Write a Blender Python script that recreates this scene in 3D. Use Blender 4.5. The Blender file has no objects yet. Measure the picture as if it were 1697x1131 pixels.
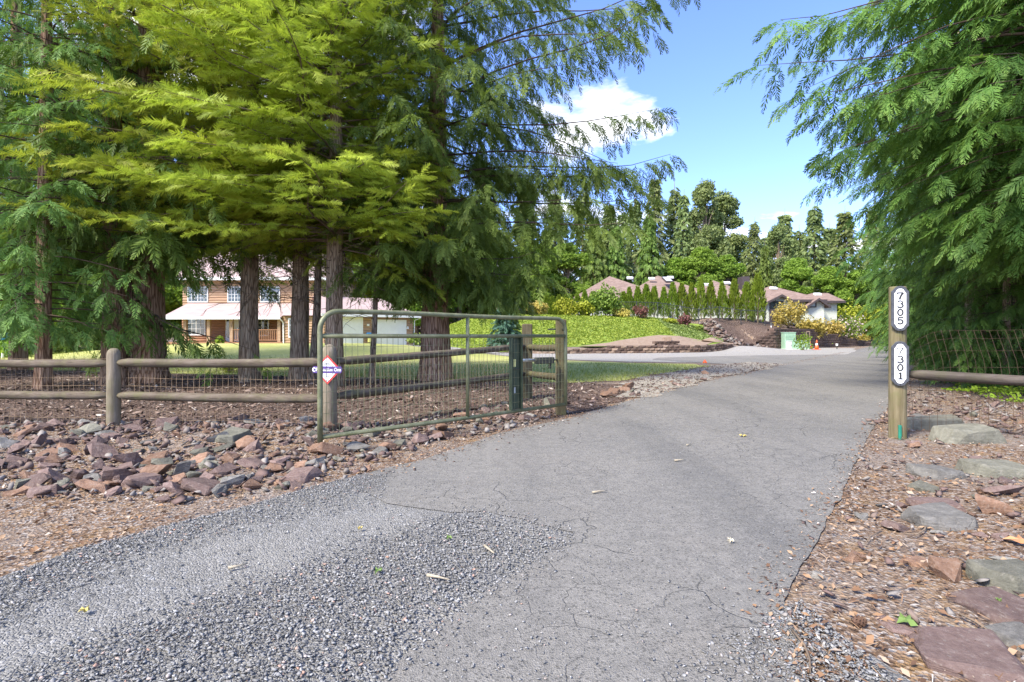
import bpy, bmesh, math, random
import numpy as np
from mathutils import Vector, Matrix, noise as mnoise
from mathutils.geometry import delaunay_2d_cdt

# ------------------------------------------------------------------ camera, sky, sun, exposure
scene = bpy.context.scene
col = scene.collection
EYE, FPX, CXP, HZ = 1.2, 880.0, 848.5, 557.0      # eye height, focal length in photo pixels, centre column, horizon row
cam_d = bpy.data.cameras.new('camera')
cam = bpy.data.objects.new('camera', cam_d)
col.objects.link(cam)
cam.location = (0, 0, EYE)
cam.rotation_euler = (math.radians(90), 0, 0)
cam_d.sensor_width = 36.0
cam_d.lens = 36.0 * FPX / 1697.0
cam_d.shift_y = -(565.5 - HZ) / 1697.0
cam_d.clip_start, cam_d.clip_end = 0.05, 3000
scene.camera = cam

SUN_EL, SUN_AZ = 47.0, -133.0       # azimuth of the sun measured from +Y towards +X: behind the camera, to its left
SUN_STRENGTH, SUN_ANGLE, SKY_STRENGTH, EXPOSURE = 2.9, 14.0, 0.15, 1.66
world = bpy.data.worlds.new('World')
scene.world = world
world.use_nodes = True
wn, wl = world.node_tree.nodes, world.node_tree.links
wn.clear()
w_out = wn.new('ShaderNodeOutputWorld'); w_bg = wn.new('ShaderNodeBackground')
w_sky = wn.new('ShaderNodeTexSky'); w_sky.sky_type = 'NISHITA'; w_sky.sun_disc = False
w_sky.sun_elevation = math.radians(SUN_EL); w_sky.sun_rotation = math.radians(SUN_AZ)
w_sky.air_density = 1.0; w_sky.dust_density = 0.3; w_sky.ozone_density = 2.5
w_bg.inputs['Strength'].default_value = SKY_STRENGTH
w_tc = wn.new('ShaderNodeTexCoord'); w_sep = wn.new('ShaderNodeSeparateXYZ')
wl.new(w_tc.outputs['Generated'], w_sep.inputs[0])
def wmath(op, a, b=None):
    n = wn.new('ShaderNodeMath'); n.operation = op
    for i, v in enumerate((a, b)):
        if v is None: continue
        if isinstance(v, (int, float)): n.inputs[i].default_value = v
        else: wl.new(v, n.inputs[i])
    return n.outputs[0]
w_h = wmath('ADD', wmath('MAXIMUM', w_sep.outputs[2], 0.0), 0.16)
w_u = wmath('DIVIDE', w_sep.outputs[0], w_h); w_v = wmath('DIVIDE', w_sep.outputs[1], w_h)
w_comb = wn.new('ShaderNodeCombineXYZ'); wl.new(w_u, w_comb.inputs[0]); wl.new(w_v, w_comb.inputs[1])
w_map = wn.new('ShaderNodeMapping'); w_map.inputs['Location'].default_value = (9.2, 8.8, 0)
wl.new(w_comb.outputs[0], w_map.inputs[0])
w_no = wn.new('ShaderNodeTexNoise'); w_no.inputs['Scale'].default_value = 1.35; w_no.inputs['Detail'].default_value = 9
w_no.inputs['Roughness'].default_value = 0.56; w_no.inputs['Distortion'].default_value = 0.15
wl.new(w_map.outputs[0], w_no.inputs['Vector'])
w_ramp = wn.new('ShaderNodeValToRGB')
w_ramp.color_ramp.elements[0].position = 0.53; w_ramp.color_ramp.elements[0].color = (0, 0, 0, 1)
w_ramp.color_ramp.elements[1].position = 0.62; w_ramp.color_ramp.elements[1].color = (1, 1, 1, 1)
wl.new(w_no.outputs['Fac'], w_ramp.inputs[0])
w_mix = wn.new('ShaderNodeMix'); w_mix.data_type = 'RGBA'
w_tint = wn.new('ShaderNodeMix'); w_tint.data_type = 'RGBA'; w_tint.blend_type = 'MULTIPLY'; w_tint.inputs[0].default_value = 1.0
w_tint.inputs[7].default_value = (0.62, 0.66, 0.92, 1)
wl.new(w_sky.outputs[0], w_tint.inputs[6])
wl.new(w_tint.outputs[2], w_mix.inputs[6]); w_mix.inputs[7].default_value = (4.3, 4.35, 4.45, 1)
wl.new(w_ramp.outputs[0], w_mix.inputs[0])
wl.new(w_mix.outputs[2], w_bg.inputs['Color']); wl.new(w_bg.outputs[0], w_out.inputs['Surface'])

sun_d = bpy.data.lights.new('sun', 'SUN'); sun = bpy.data.objects.new('sun', sun_d); col.objects.link(sun)
sun_d.energy = SUN_STRENGTH; sun_d.angle = math.radians(SUN_ANGLE); sun_d.color = (1.0, 0.93, 0.80)
_el, _az = math.radians(SUN_EL), math.radians(SUN_AZ)
to_sun = Vector((math.cos(_el) * math.sin(_az), math.cos(_el) * math.cos(_az), math.sin(_el)))
sun.rotation_euler = to_sun.to_track_quat('Z', 'Y').to_euler()
sun.location = (0, 0, 30)
scene.view_settings.view_transform = 'Standard'; scene.view_settings.look = 'None'
scene.view_settings.exposure = EXPOSURE; scene.view_settings.gamma = 1.0
scene.view_settings.use_curve_mapping = False
scene.render.engine = 'CYCLES'
cy = scene.cycles
cy.max_bounces = 6; cy.diffuse_bounces = 4; cy.glossy_bounces = 2; cy.transmission_bounces = 4; cy.transparent_max_bounces = 6
cy.caustics_reflective = False; cy.caustics_refractive = False
cy.use_denoising = True
cy.denoising_input_passes = 'RGB_ALBEDO_NORMAL'; cy.denoising_prefilter = 'NONE'

random.seed(7)
R = math.radians
def G(px, py, z=0.0):                       # photo pixel -> point on the level z
    Y = (EYE - z) * FPX / (py - HZ)
    return ((px - CXP) / FPX * Y, Y)
def P(px, py, Y): return Vector(((px - CXP) / FPX * Y, Y, EYE - (py - HZ) / FPX * Y))
def XP(px, Y): return (px - CXP) / FPX * Y
def ZP(py, Y): return EYE - (py - HZ) / FPX * Y

# ------------------------------------------------------------------ object helpers
ORG = {}
def tag(o, label=None, cat=None, group=None, kind=None):
    if label: o['label'] = label
    if cat: o['category'] = cat
    if group: o['group'] = group
    if kind: o['kind'] = kind
    return o
def thing(name, loc, label, cat, group=None, rz=0.0):
    o = bpy.data.objects.new(name, None); col.objects.link(o)
    o.location = loc; o.rotation_euler = (0, 0, rz); o.empty_display_size = 0.2
    ORG[o.name] = Vector(loc) if rz == 0 else Vector((0, 0, 0))
    return tag(o, label, cat, group)
def link_mesh(name, me, mat, parent=None, smooth=False):
    if isinstance(mat, (list, tuple)):
        for m in mat: me.materials.append(m)
    elif mat is not None: me.materials.append(mat)
    if smooth: me.polygons.foreach_set('use_smooth', np.ones(len(me.polygons), dtype=bool))
    o = bpy.data.objects.new(name, me); col.objects.link(o)
    if parent is not None:
        o.parent = parent; ORG[o.name] = ORG.get(parent.name, Vector((0, 0, 0)))
    return o
def copy_tree(o, parent=None):
    c = o.copy(); col.objects.link(c); c.parent = parent
    for ch in o.children: copy_tree(ch, c)
    return c
def np_mesh(name, v, t, attrs=None):
    """triangle mesh straight from numpy arrays"""
    me = bpy.data.meshes.new(name)
    v = np.ascontiguousarray(v, dtype=np.float32); t = np.ascontiguousarray(t, dtype=np.int32)
    me.vertices.add(len(v)); me.vertices.foreach_set('co', v.ravel())
    me.loops.add(t.size); me.loops.foreach_set('vertex_index', t.ravel())
    me.polygons.add(len(t))
    me.polygons.foreach_set('loop_start', np.arange(0, t.size, 3, dtype=np.int32))
    me.polygons.foreach_set('loop_total', np.full(len(t), 3, dtype=np.int32))
    for k, a in (attrs or {}).items():
        at = me.attributes.new(k, 'FLOAT', 'POINT'); at.data.foreach_set('value', np.ascontiguousarray(a, dtype=np.float32))
    me.update(calc_edges=True)
    return me
class MB:
    """collects boxes, bars, tubes and prisms into one mesh"""
    def __init__(s): s.v, s.f = [], []
    def add(s, vs, fs):
        b = len(s.v); s.v += [tuple(p) for p in vs]; s.f += [tuple(b + i for i in f) for f in fs]; return s
    def box(s, x0, x1, y0, y1, z0, z1, m=None):
        vs = [Vector((x, y, z)) for z in (z0, z1) for y in (y0, y1) for x in (x0, x1)]
        if m is not None: vs = [m @ p for p in vs]
        return s.add(vs, [(0, 2, 3, 1), (4, 5, 7, 6), (0, 1, 5, 4), (1, 3, 7, 5), (3, 2, 6, 7), (2, 0, 4, 6)])
    def tube(s, pts, rad, n=8, cap=True, squash=1.0):
        pts = [Vector(p) for p in pts]; k = len(pts)
        if not hasattr(rad, '__len__'): rad = [rad] * k
        vs = []; fs = []; prev = None
        for i, p in enumerate(pts):
            d = (pts[min(i + 1, k - 1)] - pts[max(i - 1, 0)]).normalized()
            if prev is None:
                a = d.orthogonal().normalized() if abs(d.z) < 0.95 else Vector((1, 0, 0))
                if abs(d.z) < 0.95: a = d.cross(Vector((0, 0, 1))).normalized()
            else: a = prev
            a = (a - d * a.dot(d)).normalized(); prev = a
            b = d.cross(a)
            for j in range(n):
                an = 2 * math.pi * (j + 0.5) / n
                vs.append(p + (a * math.cos(an) + b * math.sin(an) * squash) * rad[i])
        for i in range(k - 1):
            for j in range(n):
                j2 = (j + 1) % n
                fs.append((i * n + j, i * n + j2, (i + 1) * n + j2, (i + 1) * n + j))
        if cap:
            fs.append(tuple(range(n - 1, -1, -1))); fs.append(tuple((k - 1) * n + j for j in range(n)))
        return s.add(vs, fs)
    def bar(s, a, b, w, h=None):
        return s.tube([a, b], [w * 0.7071, w * 0.7071], 4)
    def prism(s, poly, m, d0, d1):
        """2-D outline (x, z) extruded along local y from d0 to d1, placed by matrix m"""
        n = len(poly)
        vs = [m @ Vector((x, d0, z)) for x, z in poly] + [m @ Vector((x, d1, z)) for x, z in poly]
        fs = [tuple(range(n)), tuple(range(2 * n - 1, n - 1, -1))]
        fs += [(i, i + n, (i + 1) % n + n, (i + 1) % n) for i in range(n)]
        return s.add(vs, fs)
    def build(s, name, mat, parent=None, smooth=False, bevel=0.0):
        o3 = ORG.get(parent.name, Vector((0, 0, 0))) if parent is not None else Vector((0, 0, 0))
        me = bpy.data.meshes.new(name)
        me.from_pydata([(p[0] - o3.x, p[1] - o3.y, p[2] - o3.z) for p in s.v], [], s.f)
        if bevel > 0:
            bm = bmesh.new(); bm.from_mesh(me)
            bmesh.ops.bevel(bm, geom=[e for e in bm.edges if e.is_manifold and e.calc_face_angle(0) > 0.6], offset=bevel, segments=1, affect='EDGES')
            bm.to_mesh(me); bm.free()
        me.validate()
        return link_mesh(name, me, mat, parent, smooth)

# ------------------------------------------------------------------ material helpers
def new_mat(name):
    m = bpy.data.materials.new(name); m.use_nodes = True
    nt = m.node_tree; nt.nodes.clear()
    return m, nt.nodes, nt.links
class NT:
    """small node-writing helper"""
    def __init__(s, name): s.m, s.n, s.l = new_mat(name)
    def link(s, a, b): s.l.new(a, b)
    def put(s, sock, v):
        if isinstance(v, bpy.types.NodeSocket): s.l.new(v, sock)
        elif v is not None:
            if isinstance(v, tuple) and len(v) == 3 and sock.type == 'RGBA': v = (*v, 1)
            sock.default_value = v
    def coord(s, kind='Object', scale=None, off=None):
        if kind == 'World':
            g = s.n.new('ShaderNodeNewGeometry'); out = g.outputs['Position']
        else:
            t = s.n.new('ShaderNodeTexCoord'); out = t.outputs[kind]
        if scale is None and off is None: return out
        mp = s.n.new('ShaderNodeMapping'); s.l.new(out, mp.inputs[0])
        if scale is not None: mp.inputs['Scale'].default_value = scale
        if off is not None: mp.inputs['Location'].default_value = off
        return mp.outputs[0]
    def noise(s, vec, scale, detail=4, rough=0.55, dist=0.0):
        k = s.n.new('ShaderNodeTexNoise'); s.l.new(vec, k.inputs['Vector'])
        k.inputs['Scale'].default_value = scale; k.inputs['Detail'].default_value = detail
        k.inputs['Roughness'].default_value = rough; k.inputs['Distortion'].default_value = dist
        return k.outputs['Fac']
    def noisec(s, vec, scale, detail=2):
        k = s.n.new('ShaderNodeTexNoise'); s.l.new(vec, k.inputs['Vector'])
        k.inputs['Scale'].default_value = scale; k.inputs['Detail'].default_value = detail
        return k.outputs['Color']
    def voro(s, vec, scale, feature='F1', out='Distance', rnd=1.0):
        k = s.n.new('ShaderNodeTexVoronoi'); s.l.new(vec, k.inputs['Vector']); k.feature = feature
        k.inputs['Scale'].default_value = scale; k.inputs['Randomness'].default_value = rnd
        return k.outputs[out]
    def ramp(s, fac, stops, interp='LINEAR'):
        k = s.n.new('ShaderNodeValToRGB'); s.l.new(fac, k.inputs[0]); e = k.color_ramp.elements; k.color_ramp.interpolation = interp
        while len(e) < len(stops): e.new(0.5)
        for i, (p, c) in enumerate(stops):
            e[i].position = p
            e[i].color = (c, c, c, 1) if isinstance(c, (int, float)) else (*c, 1)
        return k.outputs[0]
    def mix(s, fac, a, b, mode='MIX'):
        k = s.n.new('ShaderNodeMix'); k.data_type = 'RGBA'; k.blend_type = mode
        s.put(k.inputs[0], fac); s.put(k.inputs[6], a); s.put(k.inputs[7], b)
        return k.outputs[2]
    def math(s, op, a, b=None, clamp=False):
        k = s.n.new('ShaderNodeMath'); k.operation = op; k.use_clamp = clamp
        s.put(k.inputs[0], a)
        if b is not None: s.put(k.inputs[1], b)
        return k.outputs[0]
    def vadd(s, a, b):
        k = s.n.new('ShaderNodeVectorMath'); k.operation = 'ADD'; s.put(k.inputs[0], a); s.put(k.inputs[1], b); return k.outputs[0]
    def vscale(s, a, f):
        k = s.n.new('ShaderNodeVectorMath'); k.operation = 'SCALE'; s.put(k.inputs[0], a); k.inputs['Scale'].default_value = f; return k.outputs[0]
    def sep(s, vec, i):
        k = s.n.new('ShaderNodeSeparateXYZ'); s.l.new(vec, k.inputs[0]); return k.outputs[i]
    def attr(s, name):
        k = s.n.new('ShaderNodeAttribute'); k.attribute_name = name; return k.outputs['Fac']
    def objrand(s):
        return s.n.new('ShaderNodeObjectInfo').outputs['Random']
    def bump(s, height, strength=0.5, dist=0.01):
        k = s.n.new('ShaderNodeBump'); s.l.new(height, k.inputs['Height'])
        k.inputs['Strength'].default_value = strength; k.inputs['Distance'].default_value = dist
        return k.outputs[0]
    def principled(s, color, rough=0.8, normal=None, metal=0.0, spec=0.3, coat=0.0):
        k = s.n.new('ShaderNodeBsdfPrincipled'); o = s.n.new('ShaderNodeOutputMaterial')
        s.put(k.inputs['Base Color'], color); s.put(k.inputs['Roughness'], rough)
        k.inputs['Metallic'].default_value = metal; k.inputs['Specular IOR Level'].default_value = spec
        if normal is not None: s.l.new(normal, k.inputs['Normal'])
        s.l.new(k.outputs[0], o.inputs['Surface']); s.bsdf = k
        return s.m

def simple(name, c, rough=0.6, metal=0.0, spec=0.35, var=0.12, scale=6.0, bump=0.0, kind='Object'):
    t = NT(name); co = t.coord(kind)
    n = t.noise(co, scale, 6, 0.6)
    lo = tuple(x * (1 - var) for x in c); hi = tuple(min(1, x * (1 + var)) for x in c)
    cc = t.ramp(n, [(0.3, lo), (0.7, hi)])
    nm = t.bump(t.noise(co, scale * 12, 3), bump, 0.004) if bump else None
    return t.principled(cc, rough, nm, metal, spec)

M = {}
def leaf_mat(name, dark, light, tip, trans=0.35, rough=0.55, spec=0.25):
    """foliage: per-spray variation (v) and paler new growth at the twig ends (tip)"""
    t = NT(name)
    v, tp = t.attr('v'), t.attr('tip')
    big = t.noise(t.coord('Object'), 0.55, 3)
    f = t.math('ADD', t.math('MULTIPLY', v, 0.62), t.math('MULTIPLY', big, 0.55))
    c = t.ramp(t.math('SUBTRACT', f, 0.1), [(0.1, dark), (0.85, light)])
    hs = t.n.new('ShaderNodeHueSaturation'); t.put(hs.inputs['Hue'], t.math('ADD', t.math('MULTIPLY', t.objrand(), 0.03), 0.485))
    t.put(hs.inputs['Value'], t.math('ADD', t.math('MULTIPLY', t.objrand(), 0.3), 0.85)); t.put(hs.inputs['Color'], c)
    c = t.mix(tp, hs.outputs[0], tip)
    d = t.n.new('ShaderNodeBsdfPrincipled'); t.put(d.inputs['Base Color'], c); d.inputs['Roughness'].default_value = rough
    d.inputs['Specular IOR Level'].default_value = spec
    tr = t.n.new('ShaderNodeBsdfTranslucent'); t.put(tr.inputs['Color'], t.mix(0.5, c, (0.22, 0.34, 0.03), 'MIX'))
    mx = t.n.new('ShaderNodeMixShader'); mx.inputs[0].default_value = trans
    o = t.n.new('ShaderNodeOutputMaterial')
    t.link(d.outputs[0], mx.inputs[1]); t.link(tr.outputs[0], mx.inputs[2]); t.link(mx.outputs[0], o.inputs['Surface'])
    return t.m
M['hemlock'] = leaf_mat('hemlock_needles', (0.24, 0.30, 0.03), (0.52, 0.60, 0.06), (0.74, 0.78, 0.13), 0.45)
M['cedar'] = leaf_mat('cedar_sprays', (0.065, 0.115, 0.022), (0.19, 0.28, 0.055), (0.38, 0.46, 0.10), 0.36)
M['cedar_r'] = leaf_mat('cedar_sprays_roadside', (0.035, 0.095, 0.02), (0.125, 0.245, 0.042), (0.36, 0.50, 0.12), 0.32)
M['cedar_l'] = leaf_mat('cedar_sprays_lush', (0.06, 0.14, 0.035), (0.17, 0.32, 0.075), (0.36, 0.52, 0.12), 0.36)
M['fir'] = leaf_mat('fir_needles', (0.11, 0.16, 0.06), (0.28, 0.34, 0.12), (0.36, 0.42, 0.15), 0.34)
M['spruce'] = leaf_mat('blue_spruce_needles', (0.03, 0.08, 0.055), (0.09, 0.17, 0.11), (0.13, 0.24, 0.15), 0.2)
M['leafy'] = leaf_mat('broad_leaves', (0.11, 0.20, 0.025), (0.29, 0.44, 0.06), (0.36, 0.5, 0.08), 0.45)
M['arbor'] = leaf_mat('arborvitae_scales', (0.09, 0.15, 0.015), (0.24, 0.34, 0.03), (0.36, 0.42, 0.05), 0.3)
M['rhodo'] = leaf_mat('shrub_leaves', (0.10, 0.18, 0.03), (0.28, 0.40, 0.07), (0.38, 0.46, 0.10), 0.35)
M['gold'] = leaf_mat('golden_leaves', (0.30, 0.22, 0.04), (0.62, 0.48, 0.12), (0.70, 0.60, 0.20), 0.3)
M['lime'] = leaf_mat('lime_leaves', (0.22, 0.26, 0.02), (0.46, 0.50, 0.05), (0.55, 0.58, 0.08), 0.35)
M['plum'] = leaf_mat('plum_leaves', (0.10, 0.03, 0.035), (0.26, 0.10, 0.10), (0.30, 0.14, 0.13), 0.25)
M['blossom'] = leaf_mat('pale_pink_blossom', (0.55, 0.36, 0.40), (0.78, 0.62, 0.64), (0.8, 0.7, 0.7), 0.3)
M['cover'] = leaf_mat('ground_cover_leaves', (0.17, 0.23, 0.03), (0.36, 0.44, 0.06), (0.42, 0.48, 0.09), 0.35)
M['cover_dull'] = leaf_mat('ground_cover_leaves_greyish', (0.13, 0.18, 0.05), (0.28, 0.36, 0.11), (0.34, 0.42, 0.14), 0.3)
M['weed'] = leaf_mat('weed_leaves', (0.10, 0.18, 0.012), (0.27, 0.42, 0.03), (0.34, 0.46, 0.05), 0.35)
M['grass_blade'] = leaf_mat('grass_blades', (0.16, 0.19, 0.03), (0.36, 0.38, 0.08), (0.40, 0.40, 0.12), 0.3)

def bark(name, c1, c2, c3, vs=7.0, lichen=0.0):
    t = NT(name); co = t.coord('Object', (1, 1, 0.13))
    a = t.noise(co, vs, 7, 0.65, 0.4); b = t.voro(co, vs * 2.2, 'DISTANCE_TO_EDGE')
    h = t.math('ADD', t.math('MULTIPLY', a, 0.7), t.ramp(b, [(0.0, 0.0), (0.16, 0.45)]))
    c = t.ramp(h, [(0.25, c1), (0.55, c2), (0.85, c3)])
    if lichen:
        c = t.mix(t.math('MULTIPLY', t.ramp(t.noise(t.coord('Object'), 5, 6, 0.7), [(0.55, 0.0), (0.68, 1.0)]), lichen), c, (0.30, 0.31, 0.22))
    return t.principled(c, 0.95, t.bump(h, 1.0, 0.03), 0, 0.1)
M['bark_cedar'] = bark('cedar_bark', (0.075, 0.042, 0.026), (0.25, 0.145, 0.092), (0.42, 0.275, 0.19), 7)
M['bark_fir'] = bark('fir_bark', (0.045, 0.033, 0.024), (0.17, 0.125, 0.09), (0.32, 0.25, 0.18), 11, 0.55)
M['bark_pale'] = bark('grey_bark', (0.10, 0.07, 0.045), (0.27, 0.19, 0.125), (0.42, 0.32, 0.22), 9, 0.3)
M['limb'] = simple('cedar_limb_bark', (0.085, 0.058, 0.042), 0.9, var=0.4, scale=3)
M['twig'] = simple('dead_twig_wood', (0.17, 0.125, 0.085), 0.9, var=0.4, scale=3)

# ground materials (world-space coordinates, metres)
def m_litter():
    t = NT('needle_litter_soil'); w = t.coord('World')
    big = t.noise(w, 0.9, 5, 0.6); mid = t.noise(w, 5.0, 5, 0.65); fine = t.noise(w, 60.0, 4, 0.7)
    cell = t.voro(w, 55.0, 'F1', 'Color'); cd = t.voro(w, 55.0, 'F1', 'Distance')
    g = t.sep(cell, 0)
    c = t.ramp(g, [(0.0, (0.075, 0.047, 0.032)), (0.35, (0.155, 0.105, 0.072)), (0.62, (0.25, 0.175, 0.122)), (0.85, (0.30, 0.26, 0.225)), (1.0, (0.38, 0.345, 0.31))])
    needle = t.noise(t.coord('World', (75, 70, 50)), 1.0, 3, 0.6)
    c = t.mix(t.ramp(needle, [(0.56, 0.0), (0.63, 0.75)]), c, (0.27, 0.16, 0.082))
    c = t.mix(t.math('MULTIPLY', t.ramp(mid, [(0.52, 0.0), (0.66, 1.0)]), 0.55), c, (0.33, 0.205, 0.09))
    c = t.mix(t.math('MULTIPLY', t.ramp(big, [(0.46, 0.0), (0.62, 1.0)]), 0.45), c, t.ramp(fine, [(0.3, (0.165, 0.142, 0.125)), (0.7, (0.34, 0.315, 0.285))]))
    h = t.math('ADD', t.math('MULTIPLY', fine, 0.6), t.math('MULTIPLY', cd, 0.8))
    return t.principled(c, 0.95, t.bump(h, 0.9, 0.02), 0, 0.1)
M['litter'] = m_litter()
def m_mulch():
    t = NT('bark_mulch'); w = t.coord('World')
    cell = t.voro(t.vadd(w, t.vscale(t.noisec(w, 9.0), 0.05)), 30.0, 'F1', 'Color'); cd = t.voro(w, 30.0, 'F1', 'Distance')
    c = t.ramp(t.sep(cell, 1), [(0.0, (0.045, 0.03, 0.023)), (0.5, (0.105, 0.07, 0.055)), (0.85, (0.18, 0.13, 0.105)), (1.0, (0.32, 0.26, 0.22))])
    c = t.mix(t.math('MULTIPLY', t.ramp(t.noise(w, 1.2, 5, 0.65), [(0.45, 0), (0.65, 1)]), 0.5), c, (0.16, 0.112, 0.088))
    return t.principled(c, 0.95, t.bump(t.math('ADD', cd, t.noise(w, 40, 4, 0.7)), 1.0, 0.03), 0, 0.1)
M['mulch'] = m_mulch()
def m_asphalt(name, crack=True, tone=1.0):
    t = NT(name); w = t.coord('World')
    agg = t.voro(w, 150.0, 'F1', 'Color'); ad = t.voro(w, 150.0)
    fine = t.noise(w, 90, 3, 0.7); patch = t.noise(w, 0.55, 6, 0.62, 0.6); mid = t.noise(w, 3.2, 6, 0.65)
    c = t.ramp(t.sep(agg, 0), [(0.0, (0.13 * tone, 0.127 * tone, 0.122 * tone)), (0.55, (0.21 * tone, 0.205 * tone, 0.197 * tone)), (0.93, (0.28 * tone, 0.27 * tone, 0.255 * tone)), (1.0, (0.44 * tone, 0.43 * tone, 0.41 * tone))])
    c = t.mix(0.35, c, t.ramp(fine, [(0.3, (0.135 * tone, 0.13 * tone, 0.12 * tone)), (0.7, (0.275 * tone, 0.265 * tone, 0.245 * tone))]))
    pit = t.voro(w, 62.0, 'F1', 'Color'); pd = t.voro(w, 62.0, 'F1', 'Distance')
    dots = t.math('MULTIPLY', t.ramp(t.sep(pit, 2), [(0.62, 0.0), (0.72, 1.0)]), t.ramp(pd, [(0.25, 1.0), (0.5, 0.0)]))
    lite = t.math('MULTIPLY', t.ramp(t.sep(pit, 1), [(0.80, 0.0), (0.86, 1.0)]), t.ramp(pd, [(0.2, 1.0), (0.4, 0.0)]))
    c = t.mix(t.ramp(patch, [(0.35, 0.0), (0.7, 0.6)]), c, (0.29 * tone, 0.275 * tone, 0.25 * tone))
    c = t.mix(t.math('MULTIPLY', t.ramp(mid, [(0.5, 0.0), (0.72, 1.0)]), 0.35), c, (0.15 * tone, 0.146 * tone, 0.142 * tone))
    c = t.mix(t.math('MULTIPLY', t.ramp(t.noise(w, 1.6, 5, 0.6, 1.0), [(0.55, 0.0), (0.75, 1.0)]), 0.4), c, (0.25 * tone, 0.225 * tone, 0.195 * tone))
    mp = t.n.new('ShaderNodeMapping'); t.link(w, mp.inputs[0]); mp.inputs['Rotation'].default_value = (0, 0, R(38)); mp.inputs['Scale'].default_value = (1.1, 0.11, 1)
    lane = t.noise(mp.outputs[0], 1.0, 5, 0.6, 0.3)
    c = t.mix(t.ramp(lane, [(0.38, 0.0), (0.62, 0.5)]), c, (0.30 * tone, 0.285 * tone, 0.26 * tone)); c = t.mix(t.ramp(lane, [(0.30, 0.35), (0.42, 0.0)]), c, (0.12 * tone, 0.12 * tone, 0.12 * tone))
    h = t.math('ADD', t.math('MULTIPLY', ad, 0.8), t.math('MULTIPLY', fine, 0.6))
    c = t.mix(t.math('MULTIPLY', dots, 0.6), c, (0.06 * tone, 0.06 * tone, 0.058 * tone)); c = t.mix(t.math('MULTIPLY', lite, 0.5), c, (0.42 * tone, 0.40 * tone, 0.37 * tone))
    c = t.mix(t.math('MULTIPLY', t.ramp(t.noise(w, 11.0, 6, 0.72), [(0.42, 1.0), (0.56, 0.0)]), 0.28), c, (0.12 * tone, 0.118 * tone, 0.112 * tone))
    if crack:
        wob = t.vadd(w, t.vscale(t.noisec(w, 3.0, 5), 0.35))
        e = t.voro(wob, 1.7, 'DISTANCE_TO_EDGE'); e2 = t.voro(wob, 5.0, 'DISTANCE_TO_EDGE')
        zone = t.ramp(t.noise(w, 0.45, 2), [(0.51, 0.0), (0.58, 1.0)]); zone2 = t.ramp(t.noise(w, 0.6, 2), [(0.50, 0.0), (0.58, 1.0)])
        ck = t.math('MAXIMUM', t.math('MULTIPLY', t.ramp(e, [(0.0, 1.0), (0.010, 0.0)]), zone), t.math('MULTIPLY', t.ramp(e2, [(0.0, 0.7), (0.016, 0.0)]), zone2))
        c = t.mix(t.math('MULTIPLY', ck, 0.5), c, (0.06, 0.06, 0.06))
        h = t.math('SUBTRACT', h, t.math('MULTIPLY', ck, 2.0))
    c = t.mix(1.0, c, (1.0, 0.985, 0.95), 'MULTIPLY')
    return t.principled(c, 0.9, t.bump(h, 0.7, 0.008), 0, 0.2)
M['asphalt'] = m_asphalt('worn_asphalt', True, 0.86)
M['asphalt_far'] = m_asphalt('side_asphalt', False, 0.9)
def m_gravel(name, stops, sc=42.0, tint=(0.30, 0.29, 0.275), tf=0.35):
    t = NT(name); w = t.coord('World')
    wv = t.vadd(w, t.vscale(t.noisec(w, 20.0), 0.02))
    cell = t.voro(wv, sc, 'F1', 'Color'); cd = t.voro(wv, sc, 'F1', 'Distance'); ed = t.voro(wv, sc, 'DISTANCE_TO_EDGE')
    c2 = t.voro(wv, sc * 2.7, 'F1', 'Color')
    c = t.mix(0.4, t.ramp(t.sep(cell, 0), stops), t.ramp(t.sep(c2, 1), stops))
    c = t.mix(t.math('MULTIPLY', t.ramp(t.noise(w, 0.9, 6, 0.65, 0.4), [(0.42, 0), (0.68, 1)]), tf), c, tint)
    c = t.mix(1.0, c, (0.97, 0.965, 0.94), 'MULTIPLY')
    h = t.math('ADD', t.ramp(ed, [(0.0, 0.0), (0.25, 1.0)]), t.noise(w, 130, 3, 0.7))
    return t.principled(c, 0.9, t.bump(h, 0.8, 0.012), 0, 0.25)
GST = [(0.0, (0.13, 0.127, 0.12)), (0.45, (0.215, 0.21, 0.2)), (0.8, (0.305, 0.298, 0.285)), (1.0, (0.45, 0.45, 0.455))]
M['gravel'] = m_gravel('packed_grey_gravel', GST, 60.0, (0.34, 0.325, 0.298), 0.85)
M['gravel_pale'] = m_gravel('pale_gravel', [(0.0, (0.23, 0.215, 0.20)), (0.5, (0.33, 0.315, 0.29)), (1.0, (0.46, 0.44, 0.42))], 22.0, (0.36, 0.32, 0.265), 0.5)
M['gravel_brown'] = m_gravel('brown_gravel', [(0.0, (0.17, 0.145, 0.115)), (0.5, (0.33, 0.295, 0.245)), (1.0, (0.52, 0.48, 0.42))], 26.0, (0.36, 0.315, 0.25), 0.4)
def m_lawn():
    t = NT('lawn_turf'); w = t.coord('World')
    a = t.noise(w, 0.28, 5, 0.6, 0.5); b = t.noise(w, 2.2, 5, 0.7); f = t.noise(t.coord('World', (22, 9, 20)), 1.0, 4, 0.7)
    c = t.ramp(t.math('ADD', t.math('MULTIPLY', a, 0.6), t.math('MULTIPLY', b, 0.45)), [(0.36, (0.26, 0.30, 0.06)), (0.52, (0.40, 0.41, 0.12)), (0.70, (0.52, 0.48, 0.21))])
    c = t.mix(0.4, c, t.ramp(f, [(0.3, (0.26, 0.28, 0.06)), (0.7, (0.52, 0.50, 0.20))]))
    return t.principled(c, 0.9, t.bump(f, 0.7, 0.03), 0, 0.15)
M['lawn'] = m_lawn()
M['hill'] = simple('hillside_soil_moss', (0.17, 0.235, 0.03), 0.95, var=0.35, scale=1.6, bump=0.6, kind='World')
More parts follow.
